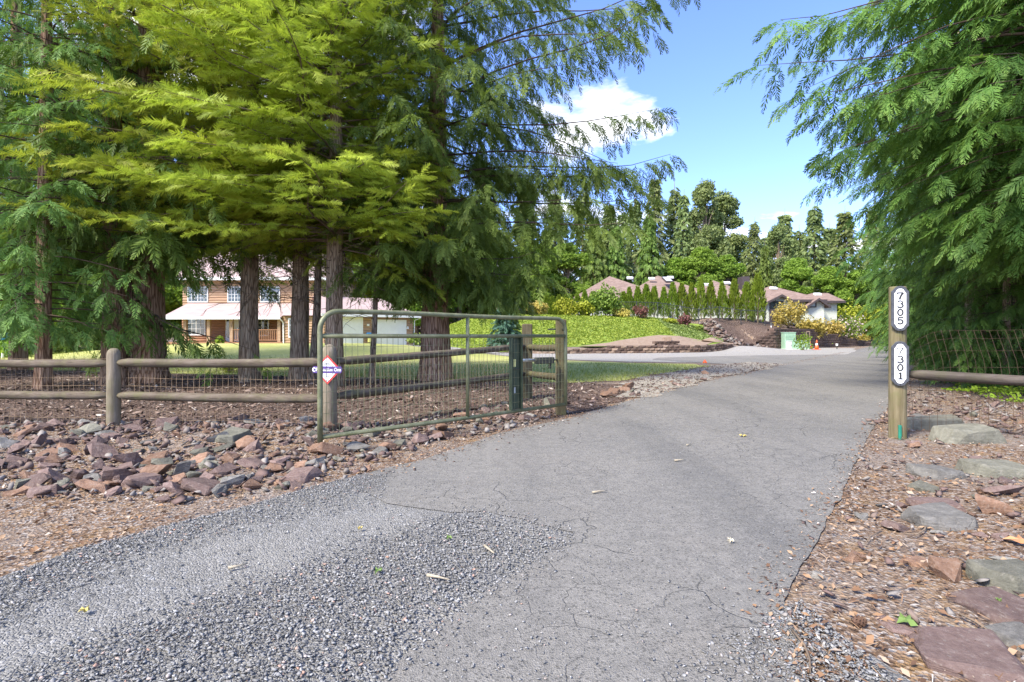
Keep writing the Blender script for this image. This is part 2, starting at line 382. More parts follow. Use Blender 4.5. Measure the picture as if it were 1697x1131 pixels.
def m_soil():
    t = NT('bare_soil'); w = t.coord('World')
    n = t.noise(w, 4.0, 7, 0.7); f = t.noise(w, 30, 4, 0.7)
    c = t.ramp(t.math('ADD', t.math('MULTIPLY', n, 0.5), t.math('MULTIPLY', f, 0.5)), [(0.35, (0.20, 0.135, 0.095)), (0.65, (0.37, 0.285, 0.215))])
    return t.principled(c, 0.95, t.bump(f, 0.8, 0.03), 0, 0.1)
M['soil'] = m_soil()
def m_chips(name, stops):
    t = NT(name); v = t.attr('v')
    c = t.ramp(v, stops)
    return t.principled(c, 0.88, None, 0, 0.2)
M['chip_grey'] = m_chips('crushed_stone', [(0.0, (0.135, 0.132, 0.125)), (0.4, (0.205, 0.2, 0.192)), (0.85, (0.285, 0.28, 0.268)), (0.97, (0.42, 0.41, 0.39)), (1.0, (0.40, 0.23, 0.16))])
M['chip_litter'] = m_chips('leaf_and_needle_litter', [(0.0, (0.09, 0.052, 0.034)), (0.3, (0.19, 0.108, 0.062)), (0.55, (0.28, 0.168, 0.092)), (0.8, (0.34, 0.235, 0.15)), (0.93, (0.38, 0.32, 0.26)), (1.0, (0.5, 0.45, 0.40))])
M['chip_bark'] = m_chips('bark_chips', [(0.0, (0.06, 0.038, 0.03)), (0.5, (0.16, 0.105, 0.08)), (0.85, (0.27, 0.20, 0.16)), (1.0, (0.50, 0.43, 0.37))])
M['rubble'] = m_chips('rock_rubble', [(0.0, (0.09, 0.062, 0.055)), (0.35, (0.17, 0.115, 0.098)), (0.6, (0.20, 0.15, 0.12)), (0.8, (0.20, 0.18, 0.16)), (1.0, (0.29, 0.26, 0.23))])

def rockmat(name, c1, c2, c3):
    t = NT(name); co = t.coord('Object'); k = t.vadd(co, t.vscale(t.n.new('ShaderNodeObjectInfo').outputs['Location'], 1.7))
    a = t.noise(k, 6.0, 8, 0.68, 0.3); st = t.noise(t.coord('Object', (3, 3, 26)), 1.0, 4, 0.6)
    c = t.ramp(a, [(0.28, c1), (0.52, c2), (0.78, c3)])
    c = t.mix(t.math('MULTIPLY', st, 0.35), c, c1)
    hs = t.n.new('ShaderNodeHueSaturation'); t.put(hs.inputs['Value'], t.math('ADD', t.math('MULTIPLY', t.objrand(), 0.6), 0.72)); t.put(hs.inputs['Color'], c)
    hs.inputs['Saturation'].default_value = 0.95
    c = t.mix(t.math('MULTIPLY', t.ramp(t.noise(k, 14, 5, 0.7), [(0.55, 0.0), (0.70, 1.0)]), 0.4), hs.outputs[0], (0.36, 0.32, 0.27))
    c = t.mix(t.math('MULTIPLY', t.ramp(t.noise(k, 40, 4, 0.75), [(0.5, 0.0), (0.7, 1.0)]), 0.35), c, c1)
    return t.principled(c, 0.85, t.bump(t.math('ADD', t.noise(k, 22, 6, 0.7), st), 0.7, 0.012), 0, 0.25)
M['rock_purple'] = rockmat('purple_brown_rock', (0.105, 0.066, 0.056), (0.19, 0.128, 0.108), (0.275, 0.208, 0.178))
M['rock_rust'] = rockmat('rusty_brown_rock', (0.13, 0.07, 0.042), (0.25, 0.145, 0.09), (0.33, 0.235, 0.175))
M['rock_grey'] = rockmat('grey_rock', (0.11, 0.102, 0.088), (0.20, 0.188, 0.165), (0.32, 0.30, 0.265))
M['rock_olive'] = rockmat('grey_green_slate', (0.10, 0.096, 0.07), (0.18, 0.172, 0.13), (0.26, 0.247, 0.19))

def woodmat(name, c1, c2, c3, ax=(14, 14, 1.2), moss=0.0):
    t = NT(name); co = t.coord('Object', ax)
    g = t.noise(co, 1.6, 7, 0.68, 0.8); k = t.noise(t.coord('Object'), 2.3, 5, 0.6)
    c = t.ramp(g, [(0.25, c1), (0.5, c2), (0.75, c3)])
    c = t.mix(t.math('MULTIPLY', t.ramp(k, [(0.40, 0), (0.65, 1)]), 0.5), c, c1)
    if moss: c = t.mix(t.math('MULTIPLY', t.ramp(t.noise(t.coord('Object'), 4.5, 6, 0.7), [(0.48, 0), (0.66, 1)]), moss), c, (0.155, 0.165, 0.06))
    crack = t.ramp(t.noise(t.coord('Object', tuple(a * 1.6 for a in ax)), 1.2, 3, 0.5), [(0.30, 1.0), (0.36, 0.0)])
    c = t.mix(t.math('MULTIPLY', crack, 0.6), c, (0.05, 0.04, 0.03))
    return t.principled(c, 0.9, t.bump(t.math('SUBTRACT', g, t.math('MULTIPLY', crack, 0.6)), 0.6, 0.012), 0, 0.15)
M['wood_x'] = woodmat('weathered_rail_wood', (0.05, 0.038, 0.027), (0.14, 0.11, 0.082), (0.25, 0.21, 0.165), (1.2, 14, 14), 0.35)
M['wood_z'] = woodmat('weathered_post_wood', (0.11, 0.088, 0.06), (0.235, 0.195, 0.14), (0.36, 0.31, 0.245), (14, 14, 1.2), 0.3)
M['wood_dark'] = woodmat('dark_timber_post', (0.05, 0.042, 0.024), (0.10, 0.082, 0.048), (0.16, 0.132, 0.085), (14, 14, 1.2), 0.4)
M['rail_dark'] = woodmat('dark_rail_wood', (0.05, 0.04, 0.032), (0.105, 0.085, 0.068), (0.17, 0.145, 0.12), (1.2, 14, 14), 0.15)
M['wood_sign'] = woodmat('round_signpost_wood', (0.09, 0.072, 0.036), (0.19, 0.155, 0.088), (0.29, 0.245, 0.155), (12, 12, 1.0), 0.45)
M['wire'] = simple('rusty_wire', (0.10, 0.06, 0.04), 0.7, 0.3, var=0.35, scale=8)
M['wire_left'] = simple('weathered_fence_wire', (0.30, 0.21, 0.13), 0.7, 0.2, var=0.35, scale=8)
def m_gate():
    t = NT('green_painted_tube'); co = t.coord('Object')
    a = t.noise(co, 9, 6, 0.7); b = t.noise(co, 45, 4, 0.7)
    c = t.ramp(a, [(0.35, (0.115, 0.125, 0.06)), (0.6, (0.20, 0.205, 0.115)), (0.8, (0.28, 0.275, 0.18))])
    c = t.mix(t.ramp(b, [(0.66, 0), (0.72, 0.8)]), c, (0.42, 0.42, 0.37))
    c = t.mix(t.math('MULTIPLY', t.ramp(t.noise(co, 3, 5, 0.7), [(0.55, 0), (0.7, 1)]), 0.4), c, (0.10, 0.10, 0.055))
    return t.principled(c, 0.5, t.bump(b, 0.15, 0.003), 0.1, 0.4)
M['gate'] = m_gate()
M['gate_wire'] = simple('green_gate_wire', (0.23, 0.225, 0.115), 0.55, 0.1, var=0.3, scale=12)
M['gate_plate'] = simple('dark_green_channel', (0.055, 0.072, 0.042), 0.55, 0.2, var=0.35, scale=7)
M['steel'] = simple('galvanised_steel', (0.55, 0.56, 0.57), 0.35, 0.8, var=0.15, scale=20)
M['dark_metal'] = simple('dark_metal', (0.05, 0.052, 0.042), 0.5, 0.3, var=0.3, scale=10)
M['white'] = simple('white_paint', (0.78, 0.78, 0.76), 0.5, var=0.05, scale=3)
M['sign_white'] = simple('sign_white_enamel', (0.74, 0.75, 0.74), 0.35, var=0.06, scale=14)
M['sign_dark'] = simple('sign_pewter_frame', (0.085, 0.088, 0.095), 0.45, 0.3, var=0.3, scale=18)
M['ink'] = simple('black_ink', (0.02, 0.02, 0.022), 0.5, var=0.1)
M['red'] = simple('red_print', (0.62, 0.06, 0.055), 0.45, var=0.08)
M['purple'] = simple('purple_print', (0.10, 0.06, 0.22), 0.45, var=0.1)
M['teal'] = simple('green_conduit', (0.02, 0.20, 0.13), 0.5, var=0.2)
def m_siding(name, c1, c2, pitch, scale_dark=0.55):
    t = NT(name); w = t.coord('World')
    n = t.noise(t.coord('World', (0.8, 0.8, 9)), 1.4, 6, 0.65)
    return t.principled(t.ramp(n, [(0.3, c1), (0.7, c2)]), 0.75, t.bump(n, 0.3, 0.01), 0, 0.2)
M['log'] = m_siding('cedar_log_siding', (0.32, 0.195, 0.12), (0.46, 0.315, 0.21), 0.2)
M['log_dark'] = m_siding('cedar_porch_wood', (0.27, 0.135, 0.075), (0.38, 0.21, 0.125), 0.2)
M['roof_pink'] = m_siding('rose_metal_roof', (0.37, 0.275, 0.25), (0.46, 0.355, 0.325), 0.3)
def m_shingle():
    t = NT('brown_shingles'); w = t.coord('World')
    n = t.noise(w, 1.1, 6, 0.7); c1 = t.voro(t.coord('World', (3.0, 3.0, 9.0)), 1.0, 'F1', 'Color')
    c = t.ramp(t.sep(c1, 0), [(0, (0.175, 0.118, 0.095)), (1, (0.285, 0.205, 0.168))])
    c = t.mix(t.math('MULTIPLY', n, 0.5), c, (0.25, 0.178, 0.147))
    return t.principled(c, 0.9, t.bump(t.noise(w, 12, 4), 0.5, 0.02), 0, 0.15)
M['shingle'] = m_shingle()
M['sage'] = simple('pale_sage_siding', (0.56, 0.59, 0.52), 0.7, var=0.08, scale=2)
M['trim_dark'] = simple('dark_brown_fascia', (0.07, 0.055, 0.055), 0.6, var=0.15)
def m_glass(name, tint=(0.045, 0.06, 0.065), rough=0.04):
    t = NT(name); return t.principled(tint, rough, None, 0.0, 1.0)
M['glass'] = m_glass('window_glass')
M['glass_light'] = m_glass('skylight_glass', (0.5, 0.5, 0.5), 0.15)
M['block'] = rockmat('brown_concrete_block', (0.075, 0.046, 0.036), (0.13, 0.085, 0.066), (0.19, 0.135, 0.105))
M['block_tan'] = rockmat('tan_concrete_block', (0.19, 0.125, 0.088), (0.29, 0.21, 0.155), (0.38, 0.30, 0.235))
M['cone_orange'] = simple('cone_orange', (0.80, 0.13, 0.03), 0.5, var=0.1)
M['box_green'] = simple('utility_green', (0.30, 0.46, 0.33), 0.5, var=0.12)
M['box_pale'] = simple('pedestal_grey', (0.55, 0.58, 0.54), 0.5, var=0.1)
M['fence_black'] = simple('black_chain_link', (0.05, 0.055, 0.06), 0.5, 0.2, var=0.2)
M['blue'] = simple('blue_plastic', (0.02, 0.22, 0.50), 0.4, var=0.1)
M['yellow'] = simple('yellow_plastic', (0.75, 0.70, 0.25), 0.5, var=0.1)

# ------------------------------------------------------------------ terrain
def sst(a, b, x):
    t = np.clip((np.asarray(x, float) - a) / (b - a), 0, 1); return t * t * (3 - 2 * t)
DRIVE_PX_L = [(-60, 1010), (0, 962), (120, 915), (250, 880), (420, 838), (520, 808), (600, 788), (700, 764), (820, 722), (960, 690), (1060, 660), (1180, 630), (1270, 612)]
DRIVE_PX_R = [(1262, 1128), (1282, 1050), (1300, 1000), (1330, 935), (1365, 880), (1400, 810), (1440, 722), (1470, 680)]
LE = [G(*p) for p in DRIVE_PX_L]; RE = [G(*p) for p in DRIVE_PX_R]
ROAD_L = [G(600, 788), G(700, 764), G(820, 722), G(960, 690), G(1060, 660), G(1180, 630), G(1270, 612), (24.0, 38.4), (38.6, 57.5), (56, 79.5), (72, 92)]
ROAD_R = [(0.62, -9), (0.75, 0.5), (1.0, 1.75)] + RE[2:] + [(9.3, 12.6), (15.5, 20.5), (29.0, 38.0), (43.6, 56.5), (61, 76.5), (77, 88)]
DRIVE_ALL = [(-9, -9), (-9, 0.5)] + LE + ROAD_L[7:] + ROAD_R[::-1]
def poly_dist(poly, x, y):
    x = np.asarray(x, float); y = np.asarray(y, float)
    d = np.full(x.shape, 1e9); ins = np.zeros(x.shape, bool); n = len(poly)
    for i in range(n):
        ax, ay = poly[i]; bx, by = poly[(i + 1) % n]
        ex, ey = bx - ax, by - ay
        t = np.clip(((x - ax) * ex + (y - ay) * ey) / (ex * ex + ey * ey + 1e-12), 0, 1)
        d = np.minimum(d, np.hypot(x - ax - t * ex, y - ay - t * ey))
        if abs(ey) > 1e-12:
            ins ^= ((ay > y) != (by > y)) & (x < ex * (y - ay) / ey + ax)
    return np.where(ins, -d, d)
WALLX = np.array([-14, -2, 0.5, 3.7, 9.5, 13.5, 17.5, 20.5, 23, 43, 62.]); WALLY = np.array([50, 37.5, 36.2, 35.6, 36.9, 38.4, 42.4, 45.4, 47.4, 64.6, 83.])
def wall_h(x): return np.interp(x, [20, 23, 26, 30, 36, 43, 48], [1.0, 1.75, 2.0, 1.85, 1.25, 0.45, 0.0])
def terr(x, y):
    x = np.asarray(x, float); y = np.asarray(y, float)
    z = 0.75 * sst(17, 31, y) * sst(-27.5, -18, x) * (1 - sst(-9, 1, x)) * (1 - 0.35 * sst(31, 38, y))
    d = y - np.interp(x, WALLX, WALLY)
    top = 3.05 * sst(-13, -2, x) * (1 - 0.75 * sst(34, 52, x))
    wm = sst(-1.0, 2.5, x) * (1 - sst(17, 19, x))
    slope = 0.42 * wm * sst(0.02, 0.45, d) + (top - 0.42 * wm) * sst(0.3, 14.5, d)
    wh = np.minimum(wall_h(x), top)
    wall = wh * sst(0.05, 0.55, d) + (top - wh) * sst(1.0, 9.0, d)
    mid = top * sst(0.0, 9.5, d)
    a = sst(17.8, 20.0, x); b = sst(21.8, 23.2, x)
    z = z + (slope * (1 - a) + mid * a) * (1 - b) + wall * b
    z = z + 0.38 * np.exp(-((x - 18.6) ** 2 + (y - 43.0) ** 2) / 9.0) * (d < 3)
    z = z + 14 * sst(95, 260, y) + 8 * sst(40, 160, -x) * sst(20, 80, y)
    dd = poly_dist(DRIVE_ALL, x, y)
    rough = sst(0.15, 1.0, dd) * (1 - sst(6.6, 8.5, y)) * (1 - sst(8, 11, np.abs(x)))
    u = (np.sin(2.1 * x + 1.3 * y + 0.5) + np.sin(3.3 * y - 1.7 * x + 2.0) + 0.8 * np.sin(4.6 * x + 0.7) * np.cos(3.9 * y)) * 0.014
    berm = 0.10 * np.exp(-((y - 6.1) / 0.9) ** 2) * sst(1.2, 2.6, -x)
    return z + rough * (u + berm) - 0.0 * dd
def tz(x, y): return float(terr(np.array([x]), np.array([y]))[0])

def axis(segs):
    out = []
    for a, b, s in segs:
        n = max(1, int(round((b - a) / s))); out += list(np.linspace(a, b, n, endpoint=False))
    out.append(segs[-1][1]); return np.array(out)
gx = axis([(-900, -300, 150), (-300, -90, 30), (-90, -40, 5), (-40, -9, 0.7), (-9, 8, 0.2), (8, 62, 0.7), (62, 120, 5), (120, 300, 30), (300, 900, 150)])
gy = axis([(-300, -60, 40), (-60, -10, 6), (-10, 1.0, 0.7), (1.0, 9.0, 0.2), (9.0, 92, 0.7), (92, 140, 5), (140, 320, 20), (320, 1500, 150)])
GX, GY = np.meshgrid(gx, gy); GZ = terr(GX, GY)
nxg, nyg = len(gx), len(gy)
idx = np.arange(nxg * nyg).reshape(nyg, nxg)
a_, b_, c_, d_ = idx[:-1, :-1].ravel(), idx[:-1, 1:].ravel(), idx[1:, 1:].ravel(), idx[1:, :-1].ravel()
gt = np.concatenate([np.stack([a_, b_, c_], 1), np.stack([a_, c_, d_], 1)])
ground = link_mesh('ground', np_mesh('ground', np.stack([GX.ravel(), GY.ravel(), GZ.ravel()], 1), gt), M['litter'], None, True)
tag(ground, 'brown needle litter and soil of the verges and woodland floor', 'ground', kind='structure')

def dens(poly, near=0.12, far=0.03, jit=0.25):
    """subdivide an outline finely (finer close by) and roughen it"""
    out = []; n = len(poly)
    for i in range(n):
        a = Vector(poly[i]).to_2d() if len(poly[i]) > 2 else Vector(poly[i]); b = Vector(poly[(i + 1) % n])
        L = (b - a).length; mid = (a + b) / 2
        step = max(near, far * abs(mid.y)); k = max(1, min(400, int(L / step)))
        nrm = Vector((-(b - a).y, (b - a).x)).normalized() if L > 0 else Vector((0, 0))
        for j in range(k):
            p = a.lerp(b, j / k)
            q = mnoise.noise(Vector((p.x * 1.7, p.y * 1.7, 3.1))) * 0.6 + mnoise.noise(Vector((p.x * 6, p.y * 6, 9.1))) * 0.4
            amp = jit * min(1.0, 0.35 + 0.06 * abs(p.y))
            out.append(p + nrm * q * amp)
    return out
def sheet(name, poly, mat, off, step, label, jit=0.25, near=0.12, far=0.03, kind='structure', rim=0.0):
    b = dens(poly, near, far, jit)
    xs = np.array([p.x for p in b]); ys = np.array([p.y for p in b])
    px, py = np.meshgrid(np.arange(xs.min(), xs.max(), step), np.arange(ys.min(), ys.max(), step))
    px = px.ravel() + 0.13 * step; py = py.ravel()
    bd = [(p.x, p.y) for p in b]
    ins = poly_dist(bd[::max(1, len(bd) // 160)], px, py) < -step * 0.35
    pts = [Vector((p.x, p.y)) for p in b] + [Vector((x, y)) for x, y in zip(px[ins], py[ins])]
    v, e, f, _, _, _ = delaunay_2d_cdt(pts, [], [list(range(len(b)))], 1, 1e-5)
    va = np.array([(p.x, p.y) for p in v]); z = terr(va[:, 0], va[:, 1]) + off
    tr = np.array([t for t in f if len(t) == 3])
    A, B, C = va[tr[:, 0]], va[tr[:, 1]], va[tr[:, 2]]
    flip = ((B - A)[:, 0] * (C - A)[:, 1] - (B - A)[:, 1] * (C - A)[:, 0]) < 0
    tr[flip] = tr[flip][:, ::-1]
    o = link_mesh(name, np_mesh(name, np.column_stack([va, z]), tr), mat, None, True)
    return tag(o, label, name.replace('_', ' ').split()[-1], kind=kind)

FENCE_L = [Vector((-8.3, 7.1, 0)), Vector((-5.1, 6.8, 0)), Vector((-2.22, 6.45, 0)), Vector((0.29, 10.2, 0)), Vector((0.76, 8.0, 0))]
gdrive = [(-12, -9), (-12, 0.2)] + LE[:7] + [G(700, 800), G(800, 845), G(960, 880), G(960, 960), G(850, 1060), (0.9, 1.6), (1.35, 2.0), (1.55, 1.2), (1.7, -9)]
sheet('gravel_drive', gdrive, M['gravel'], 0.006, 0.35, 'packed grey gravel apron in front of the asphalt', 0.12)
road = [G(600, 788), G(585, 806), G(640, 838), G(750, 852), G(800, 849), G(860, 862), G(952, 886), G(900, 925), G(820, 975), G(700, 1062), G(640, 1131), (-0.62, 1.2), (-0.8, -9)] + ROAD_R + ROAD_L[::-1][:-1]
sheet('road', road, M['asphalt'], 0.0115, 0.45, 'worn grey cracked asphalt driveway running past the gate', 0.07, 0.07, 0.02)
mulch = [(-40, 7.5), (-9, 7.3), (-5.1, 6.95), (-2.3, 6.6), G(600, 716), G(700, 712), G(800, 700), G(930, 692), G(1000, 674), G(1060, 657), G(1180, 628), G(1120, 633), G(1050, 638), G(940, 636), G(700, 632), G(600, 628), G(340, 622), G(0, 614), (-40, 18.5)]
sheet('mulch_bed', mulch, M['mulch'], 0.008, 0.3, 'dark bark mulch bed under the roadside conifers', 0.3)
lawn = [(-40, 18.0), G(0, 613), G(340, 621), G(600, 627), G(700, 631), G(940, 635), G(1030, 632), G(1110, 618), G(1180, 608), G(1150, 604), G(1040, 602), G(940, 598), G(800, 590), (-6, 31.5), (-7.2, 38), (-9, 44), (-40, 48)]
sheet('lawn', lawn, M['lawn'], 0.0125, 0.7, 'pale sunlit mown lawn in front of the log house', 0.5)
side = [G(1310, 604), G(1180, 602), G(1040, 600), G(940, 596.5), G(800, 589), (-6, 32), (-7.2, 38), (-9, 44), (-5, 46), (-3.5, 38.5), (0.4, 36.0), (3.7, 35.4), (9.5, 36.7), (13.5, 38.2), (17.5, 42.2), (20.5, 45.2), (23, 47.1), (28, 51.0), (31, 53.0), (33, 51), (24.5, 38), (20, 31.5), (14.5, 24.8)]
sheet('pale_gravel_yard', side, M['gravel_pale'], 0.012, 0.6, 'pale gravel yard at the foot of the block wall', 0.4)
shoulder = [G(1070, 659), G(1180, 630), G(1265, 613), G(1300, 605), G(1250, 601), G(1180, 606), G(1130, 614), G(1060, 628), G(1040, 640), G(1010, 660)]
sheet('gravel_shoulder', shoulder, M['gravel_brown'], 0.017, 0.4, 'brownish gravel shoulder between lawn tip and asphalt', 0.8)
sasph = [G(1270, 612), G(1220, 605), G(1130, 600.5), G(1080, 597), G(1090, 593.5), G(1180, 591), G(1300, 589), G(1400, 588), (32, 48), (20, 28)]
sheet('side_drive', sasph, M['asphalt_far'], 0.014, 0.6, 'pale asphalt branch leading off to the left', 0.25)
hill_poly = [(-12, 50), (-2, 38.2), (0.5, 36.7), (3.7, 36.2), (9.5, 37.5), (13.5, 39.0), (16.8, 42.3), (17.6, 44), (18.4, 48), (18.8, 52), (10, 53), (0, 53), (-8, 56)]
sheet('hillside', hill_poly, M['hill'], 0.03, 0.6, 'green planted bank rising behind the low block wall', 0.4)
bare = [(4.5, 36.6), (9.5, 37.7), (14.2, 39.6), (16.2, 42.6), (15.6, 44.3), (12.0, 43.3), (8.0, 40.2)]
sheet('bare_soil', bare, M['soil'], 0.06, 0.5, 'bare brown soil patch on the planted bank', 0.4)
wmul = [(18.6, 44.2), (20.5, 45.5), (22.6, 47.3), (23.2, 48.2), (30, 54.0), (36, 59.2), (38, 61.4), (30, 60.5), (22, 57), (19.4, 52), (18.8, 48)]
sheet('wall_mulch', wmul, M['mulch'], 0.05, 0.4, 'dark mulch on the terrace behind the retaining wall', 0.3)

# ------------------------------------------------------------------ batches of small pieces
def norm(a): return a / np.maximum(np.linalg.norm(a, axis=1, keepdims=True), 1e-9)
def batch(pv, pt, org, ax, ay, az, sx, sy=None, sz=None):
    """many copies of a small shape: columns ax, ay, az are the frame of each copy"""
    sy = sx if sy is None else sy; sz = sx if sz is None else sz
    n, k = len(org), len(pv)
    v = (org[:, None, :] + pv[None, :, 0:1] * (ax * sx[:, None])[:, None, :] + pv[None, :, 1:2] * (ay * sy[:, None])[:, None, :] + pv[None, :, 2:3] * (az * sz[:, None])[:, None, :])
    t = pt[None, :, :] + (np.arange(n) * k)[:, None, None]
    return v.reshape(-1, 3), t.reshape(-1, 3)
def cat(parts):
    vs, ts, b = [], [], 0
    for v, t in parts: vs.append(v); ts.append(t + b); b += len(v)
    return np.concatenate(vs), np.concatenate(ts)
rs = np.random.RandomState(11)
def chip_protos(n, k=6, flat=0.45):
    out = []
    for i in range(n):
        while True:
            p = rs.randn(k + 3, 3); p /= np.linalg.norm(p, axis=1, keepdims=True); p *= rs.uniform(0.6, 1.0, (len(p), 1)); p[:, 2] *= flat
            bm = bmesh.new(); [bm.verts.new(q) for q in p]
            bmesh.ops.convex_hull(bm, input=bm.verts)
            bmesh.ops.triangulate(bm, faces=bm.faces)
            used = [v for v in bm.verts if v.link_faces]
            ix = {v: j for j, v in enumerate(used)}
            vv = np.array([v.co[:] for v in used]) * 0.5; tt = np.array([[ix[v] for v in f.verts] for f in bm.faces])
            bm.free()
            if len(tt) <= 2 * k + 4: out.append((vv, tt)); break
    return out
def in_poly_points(poly, n, dens_fn=None, seed=1):
    r = np.random.RandomState(seed); xs = [p[0] for p in poly]; ys = [p[1] for p in poly]
    out = np.zeros((0, 2))
    while len(out) < n:
        p = np.column_stack([r.uniform(min(xs), max(xs), n * 2), r.uniform(min(ys), max(ys), n * 2)])
        k = poly_dist(poly, p[:, 0], p[:, 1]) < 0
        if dens_fn is not None: k &= r.uniform(0, 1, len(p)) < dens_fn(p[:, 0], p[:, 1])
        out = np.concatenate([out, p[k]])
    return out[:n]
def frames(n, tilt=0.5, r=rs):
    az = norm(np.column_stack([r.normal(0, tilt, n), r.normal(0, tilt, n), np.ones(n)]))
    h = r.uniform(0, 2 * np.pi, n); a = np.column_stack([np.cos(h), np.sin(h), np.zeros(n)])
    ax = norm(a - az * (a * az).sum(1)[:, None]); return ax, np.cross(az, ax), az
def scatter(name, pts, protos, smin, smax, mat, label, cat_, tilt=0.4, lift=0.0, flat=1.0, elong=1.0, skew=2.0, kind='stuff', vfun=None, zoff=0.012):
    parts = []; vs = []
    which = rs.randint(0, len(protos), len(pts))
    for i, (pv, pt) in enumerate(protos):
        q = pts[which == i]; n = len(q)
        if not n: continue
        s = smin + (smax - smin) * rs.uniform(0, 1, n) ** skew
        ax, ay, az = frames(n, tilt)
        org = np.column_stack([q, terr(q[:, 0], q[:, 1]) + zoff + lift * s])
        parts.append(batch(pv, pt, org, ax, ay, az, s * elong, s, s * flat))
        rv = rs.uniform(0, 1, n) if vfun is None else vfun(n)
        vs.append(np.repeat(rv, len(pv)))
    v, t = cat(parts)
    o = link_mesh(name, np_mesh(name, v, t, {'v': np.concatenate(vs)}), mat)
    return tag(o, label, cat_, kind=kind)
CH = chip_protos(8, 4, 0.40)
# loose crushed stone: thick on the middle ridge and along the left edge, thin on the wheel tracks
def gdens(x, y):
    yy = np.maximum(y, 0.3)
    px = CXP + FPX * x / yy; py = HZ + FPX * EYE / yy
    up = np.interp(px, [-400, 0, 200, 420, 600, 780, 960], [1300, 1135, 1045, 965, 905, 848, 884])     # top of the middle ridge
    lo = np.interp(px, [500, 600, 700, 760, 880, 955], [1400, 1150, 1060, 1010, 930, 890])
    ridge = sst(-30, 40, py - up) * (1 - sst(-70, 70, py - lo))
    e2 = np.interp(px, [-400, 0, 250, 420, 560, 640], [1150, 1030, 915, 868, 835, 815])
    strip = (1 - sst(-40, 30, py - e2)) * (px < 640)
    return np.clip(np.maximum(np.maximum(ridge, strip), 0.035), 0, 1)
gp = [(-3.4, 1.45)] + LE[:7] + [G(700, 790), G(960, 880), G(900, 1000), (0.4, 1.45)]
pts = in_poly_points(gp, 36000, gdens, 3)
scatter('gravel_stones', pts, CH, 0.006, 0.026, M['chip_grey'], 'loose grey crushed stone on the gravel apron', 'gravel', 0.35, 0.12, 0.8, 1.25, 1.7)
gp2 = [G(1080, 1131), G(1180, 1060), G(1240, 1050), G(1290, 1010), G(1330, 1000), G(1480, 1131), (1.5, 1.6), (0.5, 1.6)]
pts = in_poly_points(gp2, 4200, lambda x, y: np.clip(0.08 + sst(0.6, 1.15, x), 0, 1), 4)
scatter('gravel_corner_stones', pts, CH, 0.007, 0.028, M['chip_grey'], 'loose grey crushed stone at the corner beside the right verge', 'gravel', 0.35, 0.12, 0.8, 1.25, 1.7)
rp = [G(640, 1131), G(800, 990), G(960, 890), (-0.2, 4.2), G(700, 764), G(960, 690), (3.2, 8.6), RE[-2], RE[4], RE[2], (1.0, 1.75)]
pts = in_poly_points(rp, 1500, lambda x, y: np.clip(0.08 + 1.0 * (1 - sst(1.6, 3.2, y)), 0, 1), 5)
scatter('road_grit', pts, CH, 0.006, 0.02, M['chip_grey'], 'scattered dark grit on the asphalt', 'grit', 0.35, 0.1, 0.7, 1.2, 2.5, zoff=0.017)
# leaf, needle and wood-chip litter of the verges
LEAFCHIP = [(np.array([(-.5, 0, 0), (0, -.16, .06), (.5, 0, 0.02), (0, .16, -.02)], float), np.array([(0, 1, 2), (0, 2, 3)])),
            (np.array([(-.5, -.05, 0), (.5, -.02, 0.05), (.5, .04, 0.05), (-.5, .05, 0)], float), np.array([(0, 1, 2), (0, 2, 3)])),
            (np.array([(-.5, 0, 0), (-.1, -.3, .12), (.5, -.05, 0.02), (.1, .28, .1), (0, 0, -.03)], float), np.array([(0, 1, 4), (1, 2, 4), (2, 3, 4), (3, 0, 4)]))]
vr = [RE[0], RE[2], RE[4], RE[6], RE[7], (9.4, 12.6), (12, 13), (9, 7), (7, 4.5), (4.5, 2.2), (3.0, 1.5), (1.3, 1.6)]
pts = in_poly_points(vr, 15000, lambda x, y: np.clip(3.0 / np.maximum(y, 1.5), 0, 1), 6)
scatter('verge_litter', pts, LEAFCHIP, 0.008, 0.055, M['chip_litter'], 'dry needles, leaves and wood chips strewn over the right verge', 'litter', 0.45, 0.15, 1.0, 1.0, 2.2)
vl = [(-9, 7.2), (-5, 6.7), (-2.2, 6.4), (0.6, 9.2), (1.0, 7.8), LE[9], LE[8], LE[7], LE[6], LE[4], LE[2], LE[1], (-5.5, 2.2), (-9, 3.5)]
pts = in_poly_points(vl, 17000, lambda x, y: np.clip(4.0 / np.maximum(y, 2), 0, 1), 7)
scatter('verge_litter', pts, LEAFCHIP, 0.010, 0.055, M['chip_litter'], 'dry needles and leaves strewn among the rocks of the left verge', 'litter', 0.45, 0.15, 1.0, 1.0, 2.2)
pts = in_poly_points(mulch[1:-1], 9500, lambda x, y: np.clip(9.0 / np.maximum(y, 5), 0, 1), 8)
scatter('bark_chips', pts, CH[:3] + LEAFCHIP, 0.03, 0.12, M['chip_bark'], 'bark chips and twigs on the mulch bed', 'bark chips', 0.4, 0.1, 0.5, 1.6, 2.0)

